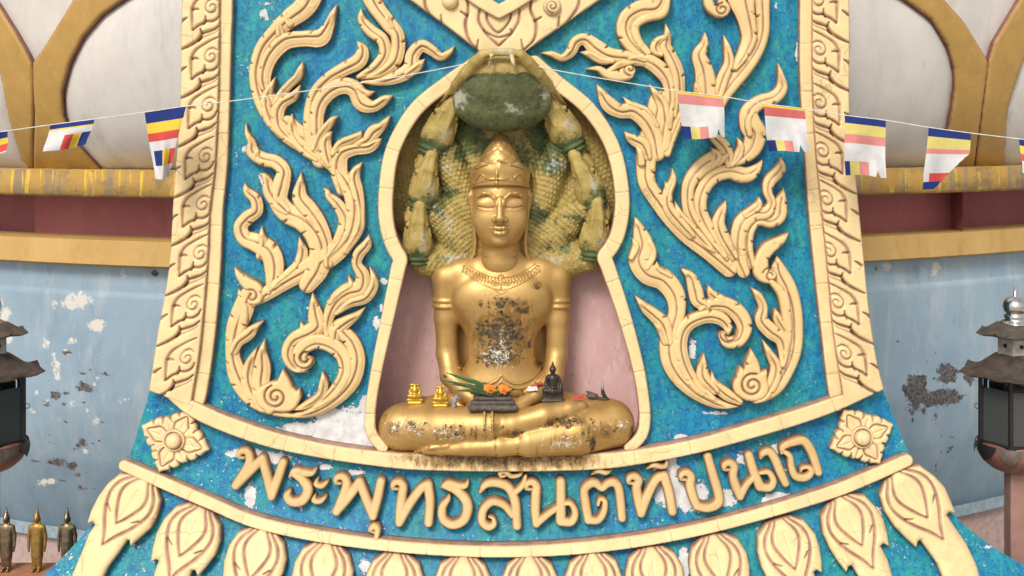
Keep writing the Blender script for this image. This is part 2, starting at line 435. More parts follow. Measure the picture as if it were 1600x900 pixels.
def m_worn(name, c1, c2, worn, dark, sc=(1, 1, 1), rough=.7, spec=.3, extra=None):
    """painted render whose 'peel' attribute shows the dark coat under it and 'fleck' the pale one"""
    n = Nt(name)
    c = n.mix(n.ramp(n.noise(2.2, 6, .6, n.stretch(sc)), .3, .7), c1, c2)
    c = n.mix(n.ramp(n.noise(9, 5, .65, n.stretch((1, 1, .25), (3, 0, 1))), .50, .72, 0, .35), c, worn)
    c = n.mix(n.ramp(n.noise(5, 8, .75, n.stretch((1.4, 1, .5), (7, 1, 2))), .54, .74, 0, .5), c, tuple(x * .55 for x in c1))
    c = n.mix(n.math('MULTIPLY', n.ramp(n.noise(70, 4, .7), .62, .7, 0, .7), n.ramp(n.noise(4, 4), .5, .65)), c, dark)
    sea = n.math('MULTIPLY', n.attr('sea'), n.ramp(n.noise(7, 6, .7, n.stretch((1, 1, .3), (2, 9, 1))), .2, .6, .6, 1.))     # slate blue that deepens towards the foot of the blue wall
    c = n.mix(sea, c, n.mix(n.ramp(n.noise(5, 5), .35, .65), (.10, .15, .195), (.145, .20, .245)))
    if extra: c = extra(n, c)
    q = n.math('ADD', n.attr('fleck'), n.math('MULTIPLY', n.math('SUBTRACT', n.noise(16, 7, .7, n.stretch((1, 1, .9), (5, 5, 5))), .5), 1.5))
    c = n.mix(n.math('MULTIPLY', n.ramp(q, .5, .62), n.ramp(n.attr('fleck'), .03, .12)), c, worn)
    p = n.math('ADD', n.attr('peel'), n.math('MULTIPLY', n.math('SUBTRACT', n.noise(22, 8, .75, n.stretch((.7, 1, 1.1))), .5), 1.35))
    pm = n.math('MULTIPLY', n.ramp(p, .5, .56), n.ramp(n.attr('peel'), .03, .12))
    c = n.mix(pm, c, n.mix(n.ramp(n.noise(60, 4), .4, .65), dark, tuple(min(1, x * 3.2) for x in dark)))
    n.bump(n.math('SUBTRACT', n.noise(40, 5), n.math('MULTIPLY', pm, .8)), .25, .004)
    return n.done(c, rough, 0, spec)

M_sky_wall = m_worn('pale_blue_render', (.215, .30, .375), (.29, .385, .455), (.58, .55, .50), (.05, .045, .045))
M_white = m_worn('dusty_white_render', (.52, .48, .44), (.64, .60, .56), (.42, .38, .36), (.16, .13, .12), spec=.35, rough=.5)
M_band_gold = m_worn('ochre_gold_paint', (.38, .22, .055), (.48, .295, .085), (.56, .38, .15), (.10, .05, .02), rough=.42, spec=.5)
M_maroon = m_worn('maroon_render', (.31, .095, .10), (.38, .13, .135), (.40, .17, .165), (.03, .01, .01))
M_ledge_low = m_worn('ochre_ledge_paint', (.44, .27, .09), (.54, .35, .125), (.60, .43, .20), (.08, .05, .03))
def _streak(n, c):
    s_ = n.noise(13, 3, .6, n.stretch((1, 1, .06)))
    c = n.mix(n.ramp(s_, .50, .58, 0, .8), c, (.22, .17, .12))
    c = n.mix(n.ramp(n.noise(21, 3, .6, n.stretch((1, 1, .08), (2, 2, 2))), .56, .62, 0, .8), c, (.66, .42, .05))
    return n.mix(n.ramp(n.noise(6, 6, .75, n.stretch((1, 1, 1.6), (4, 4, 1))), .50, .62, 0, .75), c, (.17, .12, .075))
M_ledge_top = m_worn('stained_gold_ledge', (.34, .20, .05), (.44, .27, .065), (.46, .31, .10), (.06, .04, .02), extra=_streak)
M_plinth = simple('pink_grey_plinth', (.42, .30, .27), .8)
M_trim_grey = simple('blue_grey_ledge', (.25, .32, .36), .7)

# ------------------------------------------------------------------ ground
gm = Nt('paving')
br = gm.t.nodes.new('ShaderNodeTexBrick'); br.offset = 0; br.inputs['Scale'].default_value = 1.6; br.inputs['Mortar Size'].default_value = .012
br.inputs['Color1'].default_value = (.40, .37, .33, 1); br.inputs['Color2'].default_value = (.46, .42, .38, 1); br.inputs['Mortar'].default_value = (.2, .19, .18, 1)
br.inputs['Brick Width'].default_value = .5; br.inputs['Row Height'].default_value = .5
gm.link(gm.co, br.inputs['Vector']); gm.done(gm.mix(gm.ramp(gm.noise(3, 5), .3, .7, 0, .4), br.outputs[0], (.3, .28, .26)), .8)
g = link_mesh('ground', [(-900, -900, 0), (900, -900, 0), (900, 900, 0), (-900, 900, 0)], [[0, 1, 2, 3]], gm.m, smooth=False)
tag(g, None, None, None, 'structure')

# ------------------------------------------------------------------ the stupa drum behind the panel
XC, RD = -.35, 5.6
def ring_z(v, Yd, u=130):
    Y = Yd
    for _ in range(6): X, _, Z = at(u, v, Y); Y = Yd + (X - XC) ** 2 / (2 * RD)
    return Z
STUPA = (XC, 1.3, 0.0)
stupa = thing('stupa', 'round whitewashed stupa drum with gold bands and blue and maroon walls behind the panel', 'stupa', STUPA)

def ring(name, prof, mat, x0=-4.9, x1=4.2, n=200, parent=stupa, wear=(), flecks=(), sub=1):
    """prof: (v, Yd) down the wall; swept round the drum"""
    P = []
    for (a, b) in zip(prof[:-1], prof[1:]):
        for t in np.linspace(0, 1, sub, endpoint=False): P.append((a[0] + (b[0] - a[0]) * t, a[1] + (b[1] - a[1]) * t))
    P.append(prof[-1])
    xs = np.linspace(x0, x1, n); verts = []; UV = []
    for v, Yd in P:
        z = ring_z(v, Yd)
        for x in xs:
            Y = Yd + (x - XC) ** 2 / (2 * RD); verts.append((x, Y, z)); k = S * (D + Y) / D; UV.append((800 + x / k, HV - (z - ZC) / k))
    UV = np.array(UV); m = len(P)
    f = [[i * n + j, (i + 1) * n + j, (i + 1) * n + j + 1, i * n + j + 1] for i in range(m - 1) for j in range(n - 1)]
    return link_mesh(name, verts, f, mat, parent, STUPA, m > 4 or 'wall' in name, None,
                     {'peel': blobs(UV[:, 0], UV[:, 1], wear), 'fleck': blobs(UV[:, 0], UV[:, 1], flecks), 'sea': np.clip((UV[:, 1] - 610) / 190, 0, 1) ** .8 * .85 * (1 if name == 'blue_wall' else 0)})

wear_blue = [(1432, 612, 26, 36, .9), (1452, 625, 30, 22, .8), (1480, 585, 22, 24, .9), (1478, 620, 34, 18, .85), (1515, 585, 14, 26, .8), (1425, 650, 8, 28, .62), (1462, 655, 6, 16, .6), (1485, 645, 6, 10, .55),
             (1462, 560, 40, 40, .36), (88, 617, 16, 14, .72), (133, 605, 22, 12, .78), (165, 585, 20, 8, .6), (70, 632, 14, 8, .6), (160, 660, 16, 10, .55), (90, 662, 14, 6, .5),
             (122, 697, 30, 9, .55), (88, 722, 20, 12, .75), (112, 728, 14, 10, .75), (60, 720, 25, 6, .5), (130, 762, 20, 12, .5), (118, 540, 10, 14, .5), (242, 427, 7, 6, 1.),
             (1462, 730, 4, 24, .65), (1480, 705, 8, 8, .6), (1488, 682, 12, 5, .6), (1450, 762, 5, 20, .5), (75, 655, 60, 5, .42), (1520, 812, 20, 8, .4)]
fleck_blue = [(122, 470, 40, 20, .8), (150, 508, 22, 14, .9), (72, 535, 10, 14, .7), (85, 565, 10, 36, .62), (133, 532, 8, 14, .6), (110, 628, 90, 12, .5), (190, 625, 30, 10, .5), (5, 490, 18, 30, .7),
              (18, 530, 12, 20, .6), (1460, 420, 50, 24, .55), (1385, 418, 22, 16, .5), (75, 753, 30, 10, .6), (1430, 470, 60, 60, .3), (195, 425, 22, 30, .5)]
_r = np.random.default_rng(3)
for _ in range(70):
    wear_blue.append((_r.normal(120, 42), _r.normal(650, 58), _r.uniform(3, 16), _r.uniform(1.2, 4), _r.uniform(.42, .75)))
for _ in range(50):
    wear_blue.append((_r.normal(1462, 42), _r.normal(620, 60), _r.uniform(2, 7), _r.uniform(2, 9), _r.uniform(.42, .75)))
for _ in range(30):
    fleck_blue.append((_r.normal(110, 50), _r.normal(560, 60), _r.uniform(4, 16), _r.uniform(3, 14), _r.uniform(.45, .7)))
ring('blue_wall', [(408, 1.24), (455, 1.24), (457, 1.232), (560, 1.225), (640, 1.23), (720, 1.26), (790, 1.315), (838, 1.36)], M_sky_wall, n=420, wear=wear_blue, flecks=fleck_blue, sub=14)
ring('base_ledge', [(832, 1.37), (829, 1.29), (848, 1.29), (850, 1.36)], M_trim_grey)
ring('base_wall', [(846, 1.34), (1600, 1.34)], M_plinth)
ring('lower_gold_ledge', [(366, 1.34), (374, 1.16), (412, 1.15), (416, 1.27)], M_ledge_low, wear=[(1370, 395, 30, 14, .42), (240, 400, 12, 12, .3)])
ring('maroon_wall', [(290, 1.50), (384, 1.50)], M_maroon)
for (ua, ub) in ((18, 520), (1080, 1551)):
    Yp = 1.34
    xa = at(ua, 340, 1.5)[0]; xb = at(ub, 340, 1.5)[0]; xs = np.linspace(xa, xb, 30)
    z0, z1 = ring_z(384, Yp), ring_z(286, Yp)
    V = [(x, Yp + (x - XC) ** 2 / (2 * RD), z) for z in (z0, z1) for x in xs] + [(xa, 1.9, z0), (xa, 1.9, z1), (xb, 1.9, z0), (xb, 1.9, z1)]
    F = [[i, i + 1, 31 + i, 30 + i] for i in range(29)] + [[60, 0, 30, 61], [29, 62, 63, 59]]
    link_mesh('pilaster', V, F, M_maroon, stupa, STUPA, False)
ring('upper_gold_ledge', [(262, 1.26), (266, 1.02), (303, 1.015), (307, 1.03), (306, 1.52)], M_ledge_top,
     wear=[(145, 280, 18, 26, .6), (1395, 275, 30, 20, .5), (1440, 290, 30, 10, .4), (1530, 275, 30, 16, .5)], flecks=[(60, 285, 70, 20, .4), (1500, 280, 60, 16, .55)])
# the band of big lotus petals above
_bz = [ring_z(v, 1.0) for v in (268, 240, 200, 150, 80, 0, -120, -420)]; _by = [1.20, 1.11, 1.02, .95, .90, .88, .90, 1.02]
_sp = spline(list(zip(_bz, _by)), .02); bz, by = _sp[:, 0], _sp[:, 1]
def band_surf(u, v, h):
    u = np.asarray(u, float); v = np.asarray(v, float); Y = np.full(u.shape, 1.0)
    for _ in range(8):
        k = S * (D + Y) / D; X = (u - 800) * k; Z = ZC + (HV - v) * k
        Y = np.interp(Z, bz, by) + (X - XC) ** 2 / (2 * RD)
    return np.stack([X, Y - h * S, Z], -1)
for nm, rows in (('petal_band', None),):
    xs = np.linspace(-4.9, 4.2, 160); zs = np.linspace(bz[0], bz[-1], 46)
    V = [(x, float(np.interp(z, bz, by)) + (x - XC) ** 2 / (2 * RD), z) for z in zs for x in xs]
    F = [[i * 160 + j, i * 160 + j + 1, (i + 1) * 160 + j + 1, (i + 1) * 160 + j] for i in range(45) for j in range(159)]
    link_mesh(nm, V, F, M_white, stupa, STUPA)
arcL = [(262, -40), (200, 0), (165, 25), (135, 60), (115, 100), (103, 145), (105, 180), (118, 215), (140, 240), (160, 264)]
arcR = [(1345, -40), (1407, 0), (1450, 32), (1475, 72), (1485, 107), (1486, 140), (1477, 197), (1462, 240), (1450, 262)]
relief('lotus_petal', M_white, poly=spline(arcL, 6).tolist() + [(420, 264), (460, 150), (420, 0), (340, -40)], H=22, bev=75, wall=.12, step=5, parent=stupa, loc=STUPA, surf=band_surf)
relief('lotus_petal', M_white, poly=spline(arcR, 6).tolist() + [(1180, 262), (1140, 150), (1180, 0), (1270, -40)], H=22, bev=75, wall=.12, step=5, parent=stupa, loc=STUPA, surf=band_surf)
relief('lotus_petal', M_white, poly=[(-30, -20), (-2, 50), (10, 110), (16, 180), (36, 240), (48, 264), (-200, 264), (-200, 0)], H=22, bev=75, wall=.12, step=5, parent=stupa, loc=STUPA, surf=band_surf)
relief('lotus_petal', M_white, poly=[(1640, 0), (1602, 70), (1584, 125), (1570, 172), (1564, 225), (1566, 262), (1800, 262), (1800, 0)], H=22, bev=75, wall=.12, step=5, parent=stupa, loc=STUPA, surf=band_surf)
for poly, gr in (([(275, -40), (200, 0), (165, 25), (135, 60), (115, 100), (103, 145), (105, 180), (118, 215), (140, 240), (164, 266), (58, 266), (60, 180), (57, 100), (75, 75), (100, 35), (122, -2), (150, -40)], None),
                 ([(-30, -40), (5, 10), (30, 50), (50, 85), (57.4, 102), (59.4, 180), (57.4, 266), (40, 250), (20, 185), (10, 130), (0, 85), (-30, 20), (-70, -40)], None),
                 ([(1330, -40), (1407, 0), (1450, 32), (1475, 72), (1485, 107), (1486, 140), (1477, 197), (1462, 240), (1448, 264), (1516, 264), (1521, 225), (1528, 175), (1538, 100), (1535, 92), (1500, 35), (1467, -2), (1440, -40)], None),
                 ([(1610, -40), (1587, 0), (1547, 67), (1538.6, 96), (1528.8, 175), (1522, 225), (1517, 264), (1562, 264), (1565, 225), (1568, 172), (1582, 125), (1600, 77), (1640, 20), (1660, -40)], None)):
    relief('petal_border', gold_moulding('border', (.42, .25, .065), (.17, .06, .055)) if 'border' not in bpy.data.materials else bpy.data.materials['border'],
           poly=poly, H=24, bev=5, wall=.7, step=2.5, parent=stupa, loc=STUPA, surf=band_surf, out_w=2.6)

# ------------------------------------------------------------------ the blue panel with its niche
edgeL = [(300, -200), (285, 0), (282, 160), (272, 300), (264, 420), (247, 520), (233, 612), (219, 660), (205, 705), (188, 750), (163, 795), (128, 838), (88, 880), (40, 922), (-40, 980), (-150, 1040), (-260, 1118)]
edgeR = [(1310, -200), (1326, 0), (1327, 170), (1337, 280), (1347, 380), (1357, 480), (1369, 560), (1381, 610), (1398, 655), (1422, 712), (1442, 748), (1470, 785), (1512, 825), (1560, 860), (1605, 885), (1700, 925), (1800, 980), (1870, 1118)]
outline = np.concatenate([spline(edgeL, 12), spline(edgeR, 12)[::-1]])
keyL = [(745, 98), (700, 129), (655, 165), (627, 205), (610, 247), (603, 300), (603, 340), (611, 377), (625, 405), (606, 495), (592, 560), (582, 615), (578, 650), (581, 678), (598, 700)]
keyR = [(835, 98), (872, 130), (915, 165), (945, 205), (963, 247), (972, 300), (971, 340), (962, 375), (945, 402), (974, 488), (994, 560), (1004, 610), (1008, 655), (1002, 682), (984, 700)]
kL, kR = spline(keyL[:9], 5), spline(keyR[:9], 5)
kL2, kR2 = spline(keyL[8:], 5), spline(keyR[8:], 5)
hole = np.concatenate([kL, kL2[1:], [(620, 712), (960, 712)], kR2[::-1], kR[::-1][1:], [(790, 84)]])
U, V = np.meshgrid(np.arange(-270, 1880, 3.0), np.arange(-203, 1121, 3.0))
dd = np.minimum(poly_sd(U, V, outline), -poly_sd(U, V, hole))
peelb = [(535, 670, 55, 36, .95), (470, 672, 40, 16, .75), (578, 640, 18, 26, .9), (560, 690, 40, 14, .7), (425, 668, 40, 8, .4), (385, 708, 40, 9, .75), (425, 715, 34, 12, .75), (392, 775, 11, 26, .75), (385, 800, 14, 6, .6), (508, 730, 14, 6, .7),
         (555, 738, 26, 7, .6), (1040, 745, 22, 48, .95), (1075, 775, 34, 28, .9), (1130, 778, 24, 16, .8), (1160, 715, 16, 18, .6), (1215, 700, 14, 12, .75), (1232, 730, 14, 14, .6), (1222, 782, 34, 14, .9),
         (1255, 775, 40, 8, .5), (1062, 684, 14, 8, .8), (1150, 690, 30, 3, .5), (588, 505, 9, 16, .7), (596, 480, 5, 12, .6), (600, 440, 8, 8, .7), (528, 256, 20, 8, .6), (408, 280, 10, 16, .5), (1160, 130, 9, 14, .5), (382, 235, 6, 14, .6),
         (412, 25, 12, 14, .55), (420, 5, 30, 6, .5), (1245, 80, 4, 22, .7), (975, 540, 7, 14, .5), (1082, 545, 8, 20, .7), (990, 590, 10, 24, .5), (1118, 645, 34, 4, .65), (300, 815, 10, 18, .5), (570, 885, 14, 20, .6), (905, 890, 10, 20, .5), (1070, 880, 14, 30, .8),
         (1370, 800, 20, 16, .5), (1360, 830, 10, 16, .5), (215, 850, 20, 16, .45), (470, 795, 8, 10, .4), (1540, 855, 40, 6, .5), (110, 868, 40, 16, .45)]
fleck = np.clip((900 - U) / 800, 0, 1) * .35 + np.clip((V - 550) / 300, 0, .25)
peelb = [(u, v, a * 1.15, b * 1.15, k + .06) for (u, v, a, b, k) in peelb]
pu, pv, (pp, pf), faces, bnd = field_mesh(U, V, dd, [blobs(U, V, peelb), fleck])
n0 = len(pu); top = panel_surf(pu, pv, 0)
# the slab's edge runs straight back to the drum
bi = np.array(sorted({i for e in bnd for i in e})); onout = np.abs(poly_sd(pu[bi], pv[bi], outline)) < 2.5
keep = set(bi[onout].tolist()); bo = bi[onout]; mp = {int(k): i for i, k in enumerate(bo)}
w1 = top[bo].copy(); w2 = top[bo].copy(); w2[:, 1] += .35; low = np.clip((pv[bo] - 560) / 200, 0, 1); w2[:, 0] *= 1 - .16 * low; w2[:, 2] -= .22 * low
for a_, b_ in bnd:
    if a_ in keep and b_ in keep: faces.append([n0 + mp[a_], n0 + mp[b_], n0 + len(bo) + mp[b_], n0 + len(bo) + mp[a_]])
PANEL = (0, 0, 0)
panel = link_mesh('decorated_panel', np.concatenate([top, w1, w2]), faces, M_panel, None, PANEL, True, None,
                  {'peel': np.concatenate([pp, pp[bo], pp[bo]]), 'fleck': np.concatenate([pf, pf[bo], pf[bo]])})
tag(panel, 'tall turquoise blue plaster panel with peeling paint and an arched niche, flaring at its foot', 'panel')
zb = at(800, 1117, 0)[2]
base_ = []
for (x, y0, z0, z1) in ((3.0, -.95, 0, zb * .55), (2.85, -.8, zb * .55 + .001, zb)):
    base_.append((x, y0, z0, z1))
pl = thing('plinth', 'grey stepped plinth below the blue panel, out of the picture', 'plinth', (0, 0, 0))
for (x, y0, z0, z1) in base_:
    link_mesh('step', [(-x, y0, z0), (x, y0, z0), (x, .9, z0), (-x, .9, z0), (-x, y0, z1), (x, y0, z1), (x, .9, z1), (-x, .9, z1)], [[0, 1, 5, 4], [1, 2, 6, 5], [2, 3, 7, 6], [3, 0, 4, 7], [4, 5, 6, 7]], M_plinth, pl, (0, 0, 0), False)
NB = .225
h0 = panel_surf(hole[:, 0], hole[:, 1], -.5); h1 = h0.copy(); h1[:, 1] = NB
m = len(hole)
link_mesh('niche_side', np.concatenate([h0, h1]), [[i, (i + 1) % m, m + (i + 1) % m, m + i] for i in range(m)], M_pink, panel, PANEL, False)
bk = h1.copy(); bk[:, 1] -= .003
link_mesh('niche_back', bk, [list(range(m))], M_pink, panel, PANEL, False)

# ------------------------------------------------------------------ mouldings
def mould(name, ribs, label, cat='moulding', group=None, **kw):
    kw.setdefault('H', 15); kw.setdefault('bev', 3); kw.setdefault('wall', .8)
    us = np.concatenate([np.array(r)[:, :2] for r in ribs]); c = us.mean(0); lo = panel_surf(c[0], us[:, 1].max(), 0)
    loc = tuple(float(q) for q in lo)
    if len(ribs) == 1:
        o = relief(name, M_mould, ribbons=ribs[0], loc=loc, **kw); return tag(o, label, cat, group)
    t = thing(name, label, cat, loc, group)
    for r in ribs: relief('strip', M_mould, ribbons=r, parent=t, loc=loc, **kw)
    return t
arch = [[(p[0], p[1], 23 - 6 * max(0, min(1, (p[1] - 420) / 180))) for p in np.concatenate([spline(keyL[:9], 12), spline(keyL[8:], 12)[1:]])],
        [(p[0], p[1], 23 - 5 * max(0, min(1, (p[1] - 420) / 180))) for p in np.concatenate([spline(keyR[:9], 12), spline(keyR[8:], 12)[1:]])]]
mould('niche_moulding', arch, 'cream gold keyhole moulding framing the niche round the seated statue', joints=72, H=16)
frame = [[(352, -200, 20), (352.5, 0, 21), (351, 60, 20), (349, 160, 19), (345, 260, 19), (337.5, 330, 21), (335, 400, 21), (329, 480, 22), (322, 550, 21), (312, 612, 22), (309, 634, 16)],
         [(1259, -200, 20), (1260, 0, 20), (1260, 120, 20), (1266, 230, 18), (1274, 330, 21), (1284, 430, 21), (1293, 520, 19), (1304, 600, 22), (1309, 634, 18)]]
mould('side_moulding', [frame[0]], 'plain cream strip moulding down the left edge of the blue field', group=None, joints=74)
mould('side_moulding', [frame[1]], 'plain cream strip moulding down the right edge of the blue field', joints=74)
def ledge_stain(U, V): return blobs(U, V, [(775, 716, 135, 20, .86), (700, 722, 70, 12, .72), (880, 718, 60, 16, .8), (650, 715, 40, 12, .5)])
ledge = [(264, 617, 12), (300, 639, 24), (350, 662, 26), (420, 686, 26), (500, 704, 24), (580, 716, 24), (650, 722, 26), (780, 724, 27), (920, 722, 26), (1000, 714, 24), (1090, 697, 23), (1180, 672, 24), (1250, 651, 24), (1310, 630, 22), (1350, 614, 10)]
o = mould('curved_ledge', [ledge], 'upper curved cream ledge under the niche, stained brown below the seated statue', 'ledge', joints=78, H=22, stain=ledge_stain)
lower = [(194, 728, 18), (260, 757, 20), (325, 785, 20), (400, 816, 20), (500, 838, 20), (600, 852, 19), (700, 860, 19), (800, 862, 19), (900, 857, 20), (1000, 845, 20), (1100, 826, 20), (1200, 800, 20), (1300, 769, 21), (1360, 745, 21), (1417, 720, 20)]
mould('curved_ledge', [lower], 'lower curved cream moulding between the lettering and the lotus petals', 'ledge', joints=76, H=17)
# the shelf behind the ledge that carries the statue
sh = [(612, 706), (780, 711), (968, 706)]
V = []; F = []
for i, (u, v) in enumerate([(584 + 420 * t / 20, 704 + 8 * math.sin(math.pi * t / 20)) for t in range(21)]):
    p = panel_surf(u, v, 16); V += [tuple(p), (p[0], NB, p[2] + .002), (p[0], p[1], p[2] - .03)]
for i in range(20): F += [[3 * i, 3 * i + 3, 3 * i + 4, 3 * i + 1], [3 * i, 3 * i + 2, 3 * i + 5, 3 * i + 3]]
link_mesh('niche_floor', V, F, M_pink, panel, PANEL, False)

# ------------------------------------------------------------------ carved border strips
def motif(ku, kv, f, sk):
    q = lambda L, w=1.7: [(ku + f * x + sk * y, kv + y, (p[0] if p else w)) for x, y, *p in L]
    return [(q([(13, -31, .6), (2, -26, 1.4), (-12, -18), (-24, -9, 2.2), (-30, 4, 2.4), (-30, 20, 2.2), (-29, 36, 1.)], 1.8), 5, .8), (q([(-29, 36), (-20, 29, 2), (-12, 25)]), 6), (q([(-12, 26, 2), (-9, 21), (-9, 14, .8)]), 6),
            (q([(-9, 22), (2, 22, 2), (10, 17), (14, 8, .8)]), 6), (q([(11, -9, .8), (4, -13), (-4, -10), (-9, -3), (-8, 5), (-2, 9), (5, 7), (8, 1), (5, -4), (0, -3, 1.), (-1, 1, .8)], 1.4), 4, .8),
            (q([(-30, 4), (-24, 3, 2), (-19, 4, .8)]), 5), (q([(14, 27, 1), (6, 34), (-4, 38, 2.4), (-14, 41)]), 7), (q([(-17, 34, .6), (-15, 40, 2), (-16, 46, 2.4), (-20, 52)], 2), 7),
            (q([(-16, 46), (-22, 53, 2.2), (-33, 60, 2.4), (-48, 67, 1.2)]), 7), (q([(-48, 24, 2.2), (-42, 19, 1.6), (-37, 16, .6)]), 6), (q([(-22, 53), (-8, 46, 1.6), (6, 40), (13, 34, .6)], 1.2), 3, .6)]
def knob(ks, f):
    def ex(U, V, d, h, cr):
        for (ku, kv) in ks:
            q = np.sqrt((U - ku) ** 2 + (V - kv) ** 2); h = h + 4 * np.sqrt(np.maximum(0, 1 - (q / 11) ** 2))
        return h, cr
    return ex
KL = [(331, -145), (331, -67), (330, 11), (329, 88), (325, 165), (320, 244), (316, 319), (312, 396), (301, 475), (291, 559)]
KR = [(1277, -156), (1277, -78), (1278, 0), (1281, 77), (1282, 160), (1286, 236), (1292, 311), (1297, 392), (1309, 472), (1321, 552)]
def border(name, inner, outer, K, f, label):
    gr = []
    for i, (ku, kv) in enumerate(K):
        nx = K[min(i + 1, len(K) - 1)]; pv_ = K[max(i - 1, 0)]
        gr += motif(ku, kv, f, (nx[0] - pv_[0]) / max(1, nx[1] - pv_[1]))
    poly = np.concatenate([spline(outer, 10), spline(inner, 10)[::-1]])
    c = panel_surf(poly[:, 0].mean(), poly[:, 1].max(), 0)
    tag(relief(name, M_mould, poly=poly, grooves=gr, H=24, bev=3, wall=.85, step=1.3, loc=tuple(float(x) for x in c), extra=knob(K, f)), label, 'border')
border('carved_border', [(342, -200), (342, 0), (342, 60), (340, 160), (335, 260), (327, 330), (324, 400), (318, 480), (311, 550), (301, 612), (297, 636)],
       [(300, -200), (284, 0), (281, 160), (271, 300), (263, 420), (246, 520), (232, 611)], KL, 1, 'carved cream border of curling leaves down the left edge of the panel')
border('carved_border', [(1269, -200), (1270, 0), (1270, 120), (1275, 230), (1285, 330), (1295, 430), (1303, 520), (1315, 600), (1320, 638)],
       [(1310, -200), (1327, 0), (1328, 170), (1338, 280), (1348, 380), (1358, 480), (1370, 560), (1382, 609)], KR, -1, 'carved cream border of curling leaves down the right edge of the panel')

# ------------------------------------------------------------------ flame scrolls (traced from crops: offset + scale 4)
def tr(L, ox, oy, sc=4.): return [(ox + p[0] / sc, oy + p[1] / sc, *(x / sc * .99 for x in p[2:])) for p in L]
def spiral(cu, cv, r0, r1, a0, turns, w=1.8):
    n = int(14 * abs(turns)); return [(cu + (r0 + (r1 - r0) * t) * math.cos(R(a0) + 2 * math.pi * turns * t), cv + (r0 + (r1 - r0) * t) * math.sin(R(a0) + 2 * math.pi * turns * t), w) for t in np.linspace(0, 1, n)]
def scroll(name, label, leaves, loc):
    t = thing(name, label, 'scroll', loc)
    for i, (part, L, kw) in enumerate(leaves):
        k = dict(H=17, bev=5.5, wall=.5, ridge=.12, ridge_d=3.2, drop=7.0, step=1.3, nicks=32); k.update(kw)
        relief(part, M_scroll, ribbons=L, parent=t, loc=loc, **k)
    return t
A = lambda L: tr(L, 340, 0)
B = lambda L: tr(L, 340, 180)
Cc = lambda L: tr(L, 340, 360)
Dd = lambda L: tr(L, 340, 480)
st = dict(base=1, H=18, nicks=34)
